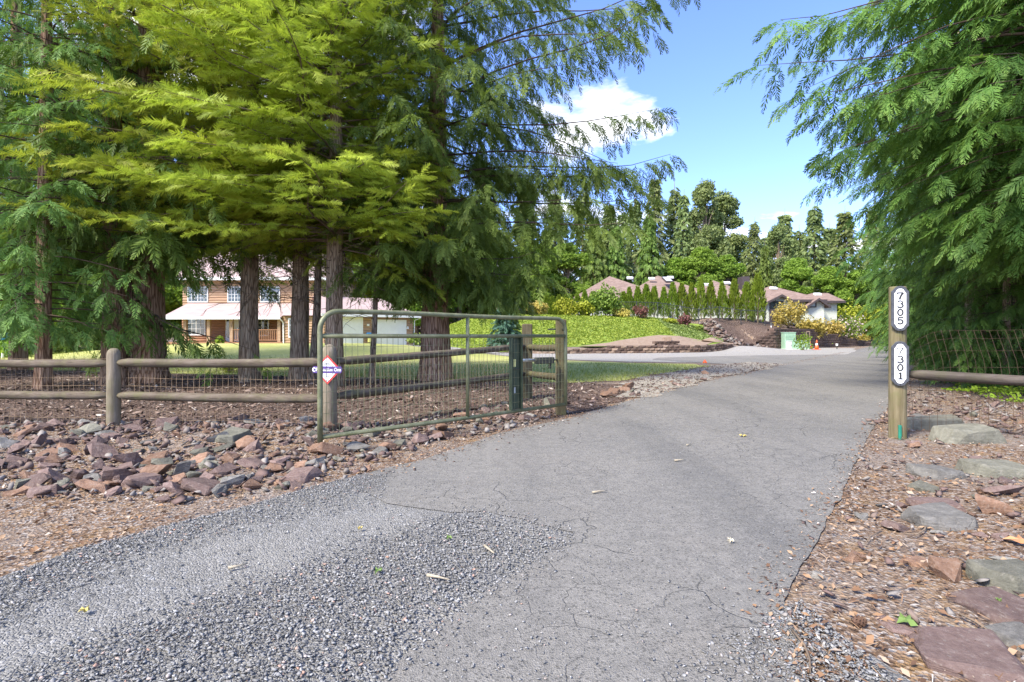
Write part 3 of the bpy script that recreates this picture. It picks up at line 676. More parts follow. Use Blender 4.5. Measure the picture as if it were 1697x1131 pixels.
def along(line, n, spread, seed, bias=0.0):
    r = np.random.RandomState(seed); L = np.array(line); d = np.linalg.norm(np.diff(L, axis=0), axis=1); w = d / (0.6 + 0.12 * np.abs(L[:-1, 1] + L[1:, 1])); k = r.choice(len(d), n, p=w / w.sum()); t = r.uniform(0, 1, n)[:, None]
    p = L[k] * (1 - t) + L[k + 1] * t; nn = np.column_stack([-(L[k + 1] - L[k])[:, 1], (L[k + 1] - L[k])[:, 0]]) / d[k][:, None]
    return p + nn * (r.normal(0, spread, n) + bias)[:, None]
scatter('edge_litter', along(ROAD_R[2:13], 5200, .085, 41), LEAFCHIP, .008, .04, M['chip_litter'], 'needles and leaf bits lying over the right edge of the asphalt', 'litter', .4, .15, 1.0, 1.0, 2.0, zoff=.014)
scatter('edge_stones', along(ROAD_R[2:13], 900, .06, 42), CH, .008, .045, M['rubble'], 'crumbled stones along the right edge of the asphalt', 'grit', .4, .12, .8, 1.2, 2.5, zoff=.013)
scatter('edge_litter', along(ROAD_L[:8], 4200, .12, 43), LEAFCHIP, .01, .045, M['chip_litter'], 'needles and dust lying over the left edge of the asphalt', 'litter', .4, .15, 1.0, 1.0, 2.0, zoff=.014)
scatter('edge_stones', along(ROAD_L[:8] , 1500, .16, 44), CH, .01, .05, M['rubble'], 'crumbled stones along the left edge of the asphalt', 'grit', .4, .12, .8, 1.2, 2.5, zoff=.014)
pts = in_poly_points(shoulder, 2600, None, 45)
scatter('shoulder_stones', pts, CH, .02, .10, M['rubble'], 'loose brown stones on the gravel shoulder and lawn edge', 'gravel', .4, .1, .7, 1.2, 2.2, zoff=.018)
scatter('edge_stones', along([G(1180, 608), G(1110, 618), G(1030, 633), G(940, 636)], 900, .35, 46), CH, .02, .09, M['rubble'], 'stones strewn along the lawn edge beyond the gate', 'grit', .4, .1, .7, 1.2, 2.2, zoff=.018)

# ------------------------------------------------------------------ trees
def frond(n, width, droop, pw, ang=52, kite=True, seed=0, prof=0.7):
    """flat spray along +y: a thin stem with leaflets on both sides (x), curving down (z)"""
    r = np.random.RandomState(seed); v = []; t = []; tip = []
    def zc(y): return -droop * y * y
    ks = [0, 0.5, 1.0]
    for k in ks:
        w = 0.018 * (1.15 - k); v += [(-w, k, zc(k)), (w, k, zc(k))]; tip += [k * 0.3] * 2
    t += [(0, 1, 3), (0, 3, 2), (2, 3, 5), (2, 5, 4)]
    for i in range(n):
        for sd in (-1, 1):
            y = 0.06 + 0.94 * (i + 0.5 + r.uniform(-.25, .25)) / n
            L = width * (math.sin(math.pi * min(1, y * 0.72 + 0.22)) ** prof) * r.uniform(0.75, 1.15)
            a = R(ang + r.uniform(-9, 9) - 22 * y)
            dx, dy = sd * math.sin(a), math.cos(a)
            b = np.array([0, y, zc(y)]); z2 = zc(y) - L * r.uniform(-0.05, 0.35)
            e = np.array([dx * L, y + dy * L, z2])
            nrm = np.array([dy, -dx, 0]) * pw * (0.55 + 0.45 * L / width)
            m = b * 0.52 + e * 0.48 + np.array([0, 0, 0.03 * r.uniform(-1, 1)])
            k = len(v)
            if kite:
                v += [tuple(b), tuple(m + nrm), tuple(e), tuple(m - nrm)]; t += [(k, k + 1, k + 2), (k, k + 2, k + 3)]
                tip += [0.0, 0.35, 1.0, 0.35]
            else:
                v += [tuple(b + nrm), tuple(b - nrm), tuple(e)]; t += [(k, k + 1, k + 2)]; tip += [0.05, 0.05, 0.9]
    return np.array(v, float), np.array(t), np.array(tip)
F_CEDAR = [frond(9, 0.36, 0.30, 0.035, 46, True, s) for s in range(5)]
F_HEM = [frond(11, 0.34, 0.10, 0.030, 58, False, 10 + s) for s in range(4)]
F_FAR = [frond(5, 0.42, 0.15, 0.11, 52, False, 20 + s) for s in range(3)]

def make_trunk(pts, rad, seed, flare=0.55, flute=0.06, n=22, rings=26):
    """tapered, fluted trunk with a root flare; pts and rad are given at a few heights"""
    r = random.Random(seed); mb = MB(); zs = [p[2] for p in pts]
    ph = [r.uniform(0, 6.28) for _ in range(4)]; fs = [3, 5, 8, 11]
    vs = []; fsx = []
    for i in range(rings + 1):
        u = (i / rings) ** 1.5; z = zs[0] + (zs[-1] - zs[0]) * u
        cx = np.interp(z, zs, [p[0] for p in pts]); cyy = np.interp(z, zs, [p[1] for p in pts]); rr = np.interp(z, zs, rad)
        fl = flare * math.exp(-max(0, z - zs[0] - 0.05) / 0.45)
        for j in range(n):
            an = 2 * math.pi * j / n
            k = sum(math.sin(f * an + p + 0.35 * z * (q + 1)) / (q + 1.5) for q, (f, p) in enumerate(zip(fs, ph)))
            root = fl * (0.6 + 0.4 * math.sin(5 * an + ph[0]))
            q2 = mnoise.noise(Vector((math.cos(an) * 2.5, math.sin(an) * 2.5, z * 1.4 + seed)))
            q = rr * (1 + root + flute * k + 0.07 * q2)
            vs.append((cx + q * math.cos(an), cyy + q * math.sin(an), z))
    for i in range(rings):
        for j in range(n):
            fsx.append((i * n + j, i * n + (j + 1) % n, (i + 1) * n + (j + 1) % n, (i + 1) * n + j))
    fsx.append(tuple(rings * n + j for j in range(n)))
    return mb.add(vs, fsx)

def crown(protos, B, n_per, fs, spread, fdroop, sag, seed, tipk=0.6, vspread=0.5, nz=0.35):
    """B: rows (p0[3], dir[3], length, tipness, shade) of branchlets -> foliage arrays"""
    r = np.random.RandomState(seed); B = np.asarray(B)
    p0, d, L, tn, sh = B[:, 0:3], norm(B[:, 3:6]), B[:, 6], B[:, 7], B[:, 8]
    side = norm(np.cross(d, np.array([[0, 0, 1.0]])) + 1e-6)
    org = []; dr = []; sc = []; tp = []; vv = []
    for m in range(n_per):
        last = m == n_per - 1
        t = (m + 0.6) / n_per + r.uniform(-.25, .25, len(B)) / n_per
        o = p0 + d * (L * t)[:, None]; o[:, 2] -= sag * L * t * t
        sg = 0 if last else (1 if m % 2 else -1)
        f = d * (0.75 if sg else 1.0) + side * (sg * spread * r.uniform(0.6, 1.3, len(B)))[:, None]
        f = norm(f); f[:, 2] -= fdroop * r.uniform(0.4, 1.5, len(B)) + sag * 0.8 * t
        f += r.normal(0, 0.13, f.shape)
        org.append(o); dr.append(norm(f)); sc.append(fs * r.uniform(0.65, 1.25, len(B)) * (1.05 - 0.25 * t))
        tp.append(np.clip(tn * (0.4 + 0.8 * t), 0, 1) * r.uniform(0.2, 1.0, len(B))); vv.append(np.clip(sh + r.uniform(-vspread, vspread, len(B)), 0, 1))
    org, dr, sc, tp, vv = map(np.concatenate, (org, dr, sc, tp, vv))
    up = np.zeros_like(dr); up[:, 2] = 1; up += r.normal(0, nz, dr.shape)
    ax = norm(np.cross(dr, up)); az = np.cross(ax, dr)
    w = r.randint(0, len(protos), len(org)); parts = []; va = []; ta = []
    for i, (pv, pt, ptip) in enumerate(protos):
        k = w == i
        if not k.any(): continue
        parts.append(batch(pv, pt, org[k], ax[k], dr[k], az[k], sc[k]))
        va.append(np.repeat(vv[k], len(pv))); ta.append((tp[k][:, None] * ptip[None, :] * tipk).ravel())
    v, t = cat(parts)
    return v, t, np.concatenate(va), np.concatenate(ta)

def conifer(name, seed, trunk_pts, trunk_rad, bark_m, leaf_m, protos, zlo, zhi, nb, rad, rise, sag_b, tipup, d1, l2, a2, n_per, fs, spread, fdroop, sag,
            tipk=0.6, s0=0.12, down=0.15, limb_r=0.035, flare=0.5, flute=0.06, azf=None, dead=0, extra=None, nz=0.35, zpow=1.0, limb_m=None, lmin=0.78, rvar=0.07):
    """root Empty at the base > trunk, branches, crown (local coordinates, base at the origin)"""
    r = random.Random(seed); rn = np.random.RandomState(seed)
    root = bpy.data.objects.new(name, None); col.objects.link(root); root.empty_display_size = 0.3
    ORG[root.name] = Vector((0, 0, 0))
    make_trunk(trunk_pts, trunk_rad, seed, flare, flute).build('trunk', bark_m, root, True)
    zs = [p[2] for p in trunk_pts]
    def tp_at(z): return np.array([np.interp(z, zs, [p[0] for p in trunk_pts]), np.interp(z, zs, [p[1] for p in trunk_pts]), z])
    limbs = MB(); B = []
    specs = []
    for i in range(nb):
        u = (i + r.random()) / nb; z = zlo + (zhi - zlo) * u ** zpow
        az = (i * 2.399963 + r.uniform(-.5, .5)) if azf is None else azf(r)
        specs.append((z, az, rad(z, az) * r.uniform(lmin, 1.08), rise(z) + r.uniform(-rvar, rvar), sag_b * r.uniform(0.7, 1.3), tipup * r.uniform(0.5, 1.5)))
    specs += (extra or [])
    for (z, az, L, ri, sb, tu) in specs:
        if L < 0.25: continue
        h = np.array([math.cos(az), math.sin(az), 0]); sd = np.array([-h[1], h[0], 0]); b = tp_at(z)
        wob = r.uniform(-.2, .2); ph = r.uniform(0, 6)
        def path(s):
            s = np.atleast_1d(s)
            return (b[None] + h[None] * (L * s)[:, None] + sd[None] * (L * wob * s * s + 0.035 * L * np.sin(7 * s + ph))[:, None]
                    + np.array([[0, 0, 1.0]]) * (L * (ri * s - sb * s * s + tu * s ** 4))[:, None])
        pp = path(np.linspace(0, 0.97, 7)); lr = limb_r * (0.35 + 0.65 * min(1.4, L / 3.5))
        limbs.tube([Vector(q) for q in pp], [lr * (1.0 - 0.86 * k / 6) for k in range(7)], 5, False)
        nbl = max(2, int(L * (1 - s0) / d1)); s = s0 + (1 - s0) * (np.arange(nbl) + rn.uniform(0.1, 0.9, nbl)) / nbl; s[-1] = 0.96
        p = path(s); tg = norm(path(np.minimum(s + 0.04, 1.04)) - path(s - 0.04))
        sg = np.where(np.arange(nbl) % 2 == 0, 1.0, -1.0); ang = np.radians(a2) * rn.uniform(0.65, 1.25, nbl); ang[-1] = 0.05
        d = tg * np.cos(ang)[:, None] + sd[None] * (sg * np.sin(ang))[:, None]; d[:, 2] -= down * rn.uniform(0.3, 1.6, nbl)
        ll = l2 * (1.0 - 0.55 * s) * rn.uniform(0.7, 1.25, nbl) * min(1.0, 0.4 + L / 3.0)
        base_v = r.uniform(0.25, 0.75)
        for k in range(nbl):
            B.append((*p[k], *d[k], ll[k], 0.25 + 0.75 * s[k], base_v))
    for i in range(dead):
        z = r.uniform(zlo * 0.55, zlo + 1.2); az = r.uniform(0, 6.28); L = r.uniform(0.5, 1.6); b = tp_at(z); p = Vector(b); pts_ = [p.copy()]
        dv = Vector((math.cos(az), math.sin(az), r.uniform(-.35, .35)))
        for k in range(4):
            p = p + dv * L / 4; dv = (dv + Vector((r.uniform(-.35, .35), r.uniform(-.35, .35), r.uniform(-.4, .25)))).normalized(); pts_.append(p.copy())
            if k > 0:
                q = (dv + Vector((r.uniform(-.9, .9), r.uniform(-.9, .9), r.uniform(-.7, .2)))).normalized()
                limbs.tube([p, p + q * L * 0.25], [0.005, 0.002], 3, False)
        limbs.tube(pts_, [0.011, 0.009, 0.007, 0.005, 0.003], 4, False)
    limbs.build('branches', limb_m or bark_m, root, True)
    v, t, va, ta = crown(protos, B, n_per, fs, spread, fdroop, sag, seed + 1, tipk, nz=nz)
    link_mesh('crown', np_mesh('crown', v, t, {'v': va, 'tip': ta}), leaf_m, root)
    return root
def place(root, x, y, label, cat_='tree', group=None, rz=0.0, sc=1.0, z=None, copy=True):
    o = copy_tree(root) if copy else root
    o.location = (x, y, tz(x, y) - 0.03 if z is None else z); o.rotation_euler = (0, 0, rz)
    o.scale = (sc, sc, sc) if not isinstance(sc, tuple) else sc
    return tag(o, label, cat_, group)
def taper(lo, mid, hi, r0, r1, r2=0.2):
    return lambda z, az=0: float(np.interp(z, [lo, mid, hi], [r0, r1, r2]))

# --- sunlit hemlocks behind the rail fence
HEM_Y = 12.7
def hem_rad(z, az):
    base = float(np.interp(z, [2.3, 3.2, 5.0, 8.5, 12.5, 15], [2.2, 3.5, 4.0, 3.5, 2.0, 0.2]))
    return base * (1.0 + 0.22 * math.cos(az - math.pi * 1.12))
hem = conifer('hemlock_tree', 31, [(0, 0, -0.1), (0.02, 0, 3), (0.05, 0.05, 8), (0.1, 0, 15)], [0.215, 0.185, 0.13, 0.03], M['bark_pale'], M['hemlock'], F_HEM,
              3.45, 14.5, 170, hem_rad, lambda z: 0.06 + 0.02 * z, 0.30, 0.10, 0.25, 1.0, 58, 8, 0.38, 0.75, 0.02, 0.10, tipk=0.85, s0=0.22, down=0.05, limb_r=0.03, flare=0.35, flute=0.03, dead=60, nz=0.9, zpow=1.35, limb_m=M['twig'], lmin=0.6, rvar=0.17, extra=[(3.3 + 0.12 * i, i * 0.9, 2.2 + 0.3 * (i % 3), -0.05, 0.3, 0.0) for i in range(3)])
place(hem, XP(553, HEM_Y), HEM_Y, 'bright yellow-green hemlock with a straight pale grey-brown trunk behind the gate', 'tree', None, 0.0, 1.0, copy=False)
place(hem, XP(412, 14.0), 14.0, 'yellow-green hemlock with a slim dark trunk, beside the two thick cedar trunks', 'tree', None, 0.15, 1.12)
place(hem, XP(497, 14.3), 14.3, 'hemlock with a dark trunk between the slim hemlock and the pale-trunked one', 'tree', None, 0.7, (1.1, 1.1, 1.2))

# --- tall drooping cedar with branches reaching over the drive
def hx_rad(z, az):
    base = float(np.interp(z, [2.6, 3.6, 6, 9.0, 11.5, 13.5], [2.4, 3.4, 4.4, 4.4, 2.4, 0.3]))
    return base * (1.0 + 0.06 * z * math.cos(az + 0.15) * (z < 7) + 0.34 * math.cos(az + .15) * (z >= 7))
hx_extra = [(8.6, -0.10, 6.9, 0.30, 0.02, 0.05), (6.9, -0.05, 6.4, 0.12, 0.12, 0.14), (5.6, -0.18, 6.5, 0.10, 0.16, 0.16), (4.9, 0.1, 6.3, 0.10, 0.20, 0.15), (4.2, -0.3, 5.2, 0.06, 0.2, 0.1), (7.8, -0.4, 5.9, 0.15, 0.12, 0.1), (9.8, 0.2, 6.2, 0.2, 0.1, 0.1)]
ced = conifer('cedar_tree', 52, [(0, 0, -0.1), (0.0, 0, 3), (0.08, 0.05, 8), (0.1, 0, 13.5)], [0.40, 0.34, 0.22, 0.04], M['bark_cedar'], M['cedar'], F_CEDAR,
              2.7, 13.0, 98, hx_rad, lambda z: 0.05 + 0.012 * z, 0.30, 0.16, 0.22, 1.10, 55, 8, 0.43, 0.65, 0.42, 0.35, tipk=0.5, s0=0.10, down=0.5, limb_r=0.028, flare=0.42, flute=0.08, dead=26, extra=hx_extra, zpow=1.5, lmin=0.6, rvar=0.12, limb_m=M['limb'])
place(ced, XP(720, 14.5), 14.5, 'tall drooping cedar with a thick reddish fluted trunk, its limbs reaching over the drive', 'tree', None, copy=False)

# --- lush cedars at the left end
cl = conifer('cedar_tree', 63, [(0, 0, -0.1), (0.0, 0, 3), (0.05, 0.0, 8), (0.05, 0, 14)], [0.155, 0.14, 0.10, 0.02], M['bark_cedar'], M['cedar_l'], F_CEDAR,
             1.55, 13.5, 120, lambda z, az: float(np.interp(z, [1.5, 2.4, 5, 9, 14], [1.8, 2.7, 3.2, 2.4, 0.2])), lambda z: 0.08, 0.34, 0.12, 0.32, 0.95, 50, 6, 0.38, 0.65, 0.40, 0.30, tipk=0.7, s0=0.12, down=0.22, limb_r=0.025, flare=0.4, zpow=1.4, limb_m=M['limb'])
place(cl, XP(73, 12.0), 12.0, 'slender lush green cedar with low boughs at the far end of the rail fence', 'tree', None, 0.3, copy=False)
place(cl, XP(-130, 15.5), 15.5, 'dark cedar beyond the slender cedar at the fence end', 'tree', None, 4.0, (1.3, 1.3, 1.4))
place(cl, XP(30, 18.5), 18.5, 'cedar standing behind the slender cedar at the mulch edge', 'tree', None, 5.0, (1.5, 1.5, 1.5))
# the thickest trunk: same foliage, own trunk
big = conifer('cedar_tree', 64, [(0, 0, -0.1), (0.05, 0, 3), (0.1, 0.05, 9), (0.1, 0, 19)], [0.46, 0.40, 0.27, 0.04], M['bark_cedar'], M['cedar'], F_CEDAR,
              3.5, 18.5, 90, lambda z, az: float(np.interp(z, [2.8, 4.0, 8, 13, 19], [2.6, 3.8, 4.2, 3.0, 0.3])), lambda z: 0.05, 0.32, 0.14, 0.45, 1.15, 50, 5, 0.55, 0.62, 0.5, 0.35, tipk=0.4, s0=0.15, down=0.4, limb_r=0.035, flare=0.55, flute=0.10, zpow=1.6, limb_m=M['limb'],
              extra=[(1.75, -0.75, 2.6, 0.05, 0.25, 0.0), (1.5, -0.35, 2.9, 0.0, 0.22, 0.0), (2.1, -1.3, 2.4, 0.05, 0.3, 0.0)])
place(big, XP(240, 13.6), 13.6, 'old cedar with the thickest fluted trunk and low drooping boughs', 'tree', None, 0.0, copy=False)
place(big, XP(190, 13.0), 13.0, 'cedar with a dark stringy trunk, tight beside the thickest trunk', 'tree', None, 2.6, (0.55, 0.55, 1.0))
# thin leaning sapling stem and the narrow stem beside the dark hemlock trunk
sap = conifer('hemlock_sapling', 71, [(0, 0, -0.05), (0.09, 0, 1.5), (0.16, 0.02, 3.5), (0.2, 0, 7)], [0.075, 0.065, 0.05, 0.015], M['bark_fir'], M['hemlock'], F_HEM,
              2.6, 6.8, 26, lambda z, az: float(np.interp(z, [2.5, 4, 7], [1.3, 1.6, 0.2])), lambda z: 0.0, 0.3, 0.05, 0.3, 0.6, 55, 5, 0.32, 0.7, 0.25, 0.25, tipk=0.4, s0=0.2, down=0.2, limb_r=0.02, flare=0.3, dead=10)
place(sap, XP(615, 13.4), 13.4, 'thin leaning dark hemlock stem between the pale trunk and the thick red trunk', 'tree', None, copy=False)
place(sap, XP(518, 13.9), 13.9, 'narrow pale-barked stem touching the dark hemlock trunk', 'tree', None, 1.0, (1.5, 1.5, 1.25))

# --- roadside cedars on the right
def rr_rad(z, az):
    base = float(np.interp(z, [2.0, 3.0, 4.0, 5.2, 6.2, 8.0, 10.0, 11.5], [1.0, 1.4, 2.2, 3.5, 4.8, 4.7, 2.4, 0.3]))
    return base
rc = conifer('cedar_tree', 83, [(0, 0, -0.1), (0.0, 0, 4), (0.05, 0.0, 8), (0.05, 0, 11.5)], [0.26, 0.22, 0.12, 0.03], M['bark_cedar'], M['cedar_r'], F_CEDAR,
             2.9, 11.2, 150, rr_rad, lambda z: 0.02 + 0.012 * z, 0.33, 0.12, 0.28, 1.0, 50, 7, 0.42, 0.6, 0.34, 0.28, tipk=0.75, s0=0.2, down=0.28, limb_r=0.022, flare=0.4, zpow=1.5, limb_m=M['limb'], lmin=0.65, rvar=0.12)
place(rc, 9.6, 9.3, 'huge leaning-out cedar beside the sign-post fence, its fans hanging over the drive', 'tree', None, copy=False)
place(rc, 12.7, 13.0, 'second tall cedar just behind the huge leaning one, dense to the top', 'tree', None, 2.2, (0.95, 0.95, 1.05))
place(rc, 11.6, 10.6, 'third tall cedar crowded between the huge leaning one and the second', 'tree', None, 4.1, (1.0, 1.0, 1.08))
rl = conifer('cedar_tree', 84, [(0, 0, -0.1), (0.0, 0, 4), (0.05, 0.0, 9), (0.05, 0, 13)], [0.14, 0.12, 0.09, 0.03], M['bark_pale'], M['cedar_r'], F_CEDAR,
             0.5, 12.6, 120, lambda z, az: float(np.interp(z, [0.4, 1.5, 4.5, 9, 13], [1.7, 2.5, 3.3, 2.4, 0.2])), lambda z: 0.0, 0.30, 0.12, 0.32, 0.95, 48, 6, 0.42, 0.6, 0.38, 0.28, tipk=0.7, s0=0.12, down=0.3, limb_r=0.02, flare=0.3, zpow=1.4, limb_m=M['limb'])
for i, (px, Y, sc, rz, lb) in enumerate([(1690, 12.8, 0.9, 0.4, 'low-branched cedar behind the wire mesh, next after the huge leaning one'), (1668, 16.0, 1.15, 1.7, 'second low-branched cedar behind the wire mesh'),
                                   (1622, 20.5, 1.2, 3.0, 'third low-branched cedar in the row along the right of the drive'), (1588, 26.5, 1.3, 4.2, 'fourth low-branched cedar in the row along the right of the drive'),
                                   (1572, 34, 1.4, 5.3, 'fifth low-branched cedar in the row along the right of the drive'), (1556, 44, 1.55, 0.9, 'sixth low-branched cedar in the row along the right of the drive'),
                                   (1548, 57, 1.7, 2.6, 'last cedar of the row where the drive disappears'), (1760, 21, 1.5, 2.0, 'cedar standing behind the row along the right of the drive'), (1596, 15.2, 0.58, 3.6, 'short bushy young cedar between the bare pale stems and the drive'), (1668, 11.8, 0.55, 5.1, 'short bushy young cedar close behind the wire netting')]):
    place(rl, XP(px, Y), Y, lb, 'tree', 'cedars along the right of the drive', rz, sc, copy=(i > 0))
# two bare pale stems seen under the boughs
st = MB()
for (px, Y, lb, rz) in ((1607, 13.4, 'pale bare cedar stem under the boughs, the one towards the drive', 0), (1626, 13.6, 'pale bare cedar stem under the boughs, the one away from the drive', 2.5)):
    x = XP(px, Y); t_ = thing('bare_tree_stem', (x, Y, tz(x, Y)), lb, 'tree')
    m_ = make_trunk([(0, 0, -0.1), (0.02, 0, 2), (0.1, 0, 5), (0.1, 0, 9)], [0.12, 0.11, 0.09, 0.05], 90 + rz, 0.35, 0.05); me_ = m_
    o_ = MB().add([(a + x, b + Y, c + tz(x, Y)) for a, b, c in me_.v], me_.f).build('trunk', M['bark_pale'], t_, True)
    tw = MB(); rr_ = random.Random(px)
    for k in range(12):
        z = rr_.uniform(0.9, 4.5); az = rr_.uniform(0, 6.28); L = rr_.uniform(0.4, 1.3)
        p = Vector((x, Y, tz(x, Y) + z)); tw.tube([p, p + Vector((math.cos(az) * L * .6, math.sin(az) * L * .6, 0.05)), p + Vector((math.cos(az) * L, math.sin(az) * L, -0.15))], [0.012, 0.008, 0.003], 4, False)
    tw.build('dead_branches', M['twig'], t_)

# --- woodland behind: firs, pale cedars, broad-leaved trees (shared meshes)
def far_fir(seed, h, r, mat, dn=0.0, ragged=0.25, fs=1.25):
    rn = random.Random(seed)
    return conifer('fir_tree', seed, [(0, 0, -0.2), (0.1, 0, h * 0.5), (0, 0.1, h)], [h * 0.016, h * 0.010, 0.03], M['bark_fir'], mat, F_FAR, h * 0.06, h * 0.985, 300,
                   lambda z, az: r * (1 - z / h) ** 1.12 * (1 + ragged * math.sin(3 * az + z * 1.3 + seed)) + 0.08, lambda z: -0.12 + 0.25 * z / h, 0.28 + dn, 0.12, 0.75, 1.3, 50, 4, fs, 0.6, 0.2 + dn, 0.2, tipk=0.5, s0=0.10, down=0.15 + dn, limb_r=0.04, flare=0.2, nz=0.9, lmin=0.6, rvar=0.12)
FIR = [far_fir(101, 27, 5.6, M['fir'], 0.08, 0.25, 1.0), far_fir(102, 25, 5.0, M['fir'], 0.12, 0.4, 0.9)]
PALE = far_fir(103, 20, 5.2, M['cedar'], 0.25, 0.2, 1.1)
SPR = far_fir(104, 9, 3.0, M['spruce'], 0.0, 0.15, 0.8)
F_LEAF = [(np.array([(0, -.5, 0), (.32, 0, .08), (0, .5, -.05), (-.32, 0, .08)], float), np.array([(0, 1, 2), (0, 2, 3)]))]
def leafy_blobs(lobes, n, size, seed, shell=0.55, flat=0.7):
    r = np.random.RandomState(seed); vol = np.array([l[3] * l[4] * l[5] for l in lobes]) ** 0.67; w = r.choice(len(lobes), n, p=vol / vol.sum()); Lb = np.array(lobes)[w]
    d = norm(r.normal(0, 1, (n, 3))); bumps = 1 + 0.22 * np.sin(d[:, 0] * 7 + w) * np.sin(d[:, 1] * 6 + 2 * w) + 0.15 * np.sin(d[:, 2] * 9 + d[:, 0] * 5)
    rad = (shell + (1 - shell) * r.uniform(0, 1, n) ** 0.6) * bumps
    p = Lb[:, 0:3] + d * Lb[:, 3:6] * rad[:, None]
    nrm = norm(d * 0.7 + r.normal(0, flat, (n, 3)) + np.array([0, 0, 0.35])); a = norm(np.cross(nrm, r.normal(0, 1, (n, 3)))); b = np.cross(nrm, a)
    s = size * r.uniform(0.55, 1.35, n)
    v, t = batch(F_LEAF[0][0], F_LEAF[0][1], p, a, b, nrm, s)
    vv = np.clip(0.5 + 0.25 * np.sin(w * 2.3) + r.uniform(-.35, .35, n), 0, 1)
    tip = np.clip((rad - 0.8) * 2.0, 0, 1) * r.uniform(0, 1, n)
    return v, t, np.repeat(vv, 4), np.repeat(tip, 4)
def leafy_tree(name, seed, h, r, n, size, mat, bare=0.3):
    rr = random.Random(seed); root = bpy.data.objects.new(name, None); col.objects.link(root); ORG[root.name] = Vector((0, 0, 0))
    make_trunk([(0, 0, -0.2), (0.2, 0.1, h * 0.45), (0.0, 0.3, h * 0.9)], [h * 0.018, h * 0.012, 0.03], seed, 0.3).build('trunk', M['bark_fir'], root, True)
    lobes = []; limbs = MB()
    for i in range(44):
        u = rr.random(); z = h * (bare + (0.95 - bare) * u); k = r * math.sin(math.pi * min(1, 0.25 + 0.72 * u)) * rr.uniform(0.35, 1.0); az = i * 2.4 + rr.uniform(-.4, .4)
        s = r * rr.uniform(0.14, 0.42); c = (math.cos(az) * k, math.sin(az) * k, z); lobes.append((*c, s, s, s * 0.75))
        limbs.tube([(0.1, 0.1, z * 0.7), (c[0] * 0.5, c[1] * 0.5, z * 0.88), c], [h * 0.006, h * 0.004, 0.02], 4, False)
    limbs.build('branches', M['bark_fir'], root)
    v, t, va, ta = leafy_blobs(lobes, n, size, seed)
    link_mesh('crown', np_mesh('crown', v, t, {'v': va, 'tip': ta}), mat, root); return root
LEAFY = [leafy_tree('broadleaf_tree', 121, 15, 4.6, 34000, 0.34, M['leafy'], 0.12), leafy_tree('broadleaf_tree', 122, 24, 5.0, 24000, 0.45, M['fir'], 0.25)]
used = set()
def bg(proto, px, pyt, Y, label, group, rz, hh, wide=1.0):
    """stand a tree so that its top shows at row pyt"""
    x = XP(px, Y); z0 = tz(x, Y); sc = (ZP(pyt, Y) - z0) / hh
    cp = proto.name in used; used.add(proto.name)
    return place(proto, x, Y, label, 'tree', group, rz, (sc * wide, sc * wide, sc), copy=cp)
gA = 'dark firs on the skyline behind the brown-roofed house'
for px, pt, Y, k, w in [(1085, 284, 84, 0, 0.9), (1117, 298, 88, 1, 0.9), (1133, 312, 82, 0, 0.8), (1052, 318, 92, 1, 1.0), (1250, 358, 80, 1, 1.0), (1010, 330, 86, 0, 1.1), (965, 300, 90, 1, 1.1), (920, 310, 88, 0, 1.1), (1300, 345, 96, 0, 1.1), (1350, 330, 92, 1, 1.1), (1400, 340, 88, 0, 1.2), (870, 290, 92, 0, 1.2), (1215, 395, 90, 0, 1.0), (1450, 330, 95, 1, 1.2), (1032, 345, 98, 0, 1.1), (1150, 340, 96, 1, 1.1), (1185, 352, 99, 0, 1.2), (1235, 400, 100, 1, 1.2), (1268, 385, 98, 0, 1.2), (1325, 372, 100, 1, 1.2), (1000, 372, 100, 1, 1.3), (1375, 368, 101, 0, 1.3)]:
    bg(FIR[k], px, pt, Y, 'dark fir on the skyline behind the brown-roofed house', gA, px * 0.37, (27, 25)[k], w)
gB = 'pale green cedars directly behind the brown-roofed house'
for px, pt, Y, w in [(1075, 348, 76, 0.85), (1020, 366, 80, 0.9), (985, 350, 79, 0.8), (1268, 398, 74, 0.7), (905, 370, 80, 0.9)]:
    bg(PALE, px, pt, Y, 'broad pale green cedar directly behind the brown-roofed house', gB, px * 0.7, 20, w)
gC = 'tall olive broadleaf trees among the skyline firs'
for px, pt, Y, w in [(1168, 300, 82, 0.75), (1198, 318, 86, 0.95), (1290, 372, 84, 0.9)]:
    bg(LEAFY[1], px, pt, Y, 'tall olive broadleaf tree among the skyline firs', gC, px * 0.3, 24, w)
gD = 'bright green broadleaf trees at the wood edge'
for px, pt, Y, w in [(1160, 408, 76, 1.0), (1205, 420, 76, 1.0), (1325, 425, 74, 1.1), (1370, 440, 70, 1.1), (1420, 445, 72, 1.2), (940, 400, 72, 1.2), (880, 395, 68, 1.1), (820, 380, 64, 1.1), (1470, 455, 78, 1.3), (1500, 470, 92, 1.4), (1118, 425, 78, 1.0)]:
    bg(LEAFY[0], px, pt, Y, 'bright green broadleaf tree at the edge of the wood', gD, px * 0.9, 15, w)
gE = 'sunlit trees behind the log house'
for px, pt, Y, k, w in [(760, 330, 60, 0, 1.0), (690, 350, 57, 0, 1.1), (620, 300, 60, 0, 1.1), (540, 280, 62, 0, 1.2), (450, 250, 64, 0, 1.2), (350, 260, 60, 0, 1.2), (255, 330, 52, 0, 1.3), (160, 380, 46, 0, 1.3), (60, 360, 44, 0, 1.3), (-60, 350, 44, 0, 1.3), (-200, 330, 46, 0, 1.3)]:
    bg(LEAFY[k], px, pt, Y, 'sunlit broadleaf tree behind the log house', gE, px * 1.1, 15, w)
gF = 'tall firs behind the log house'
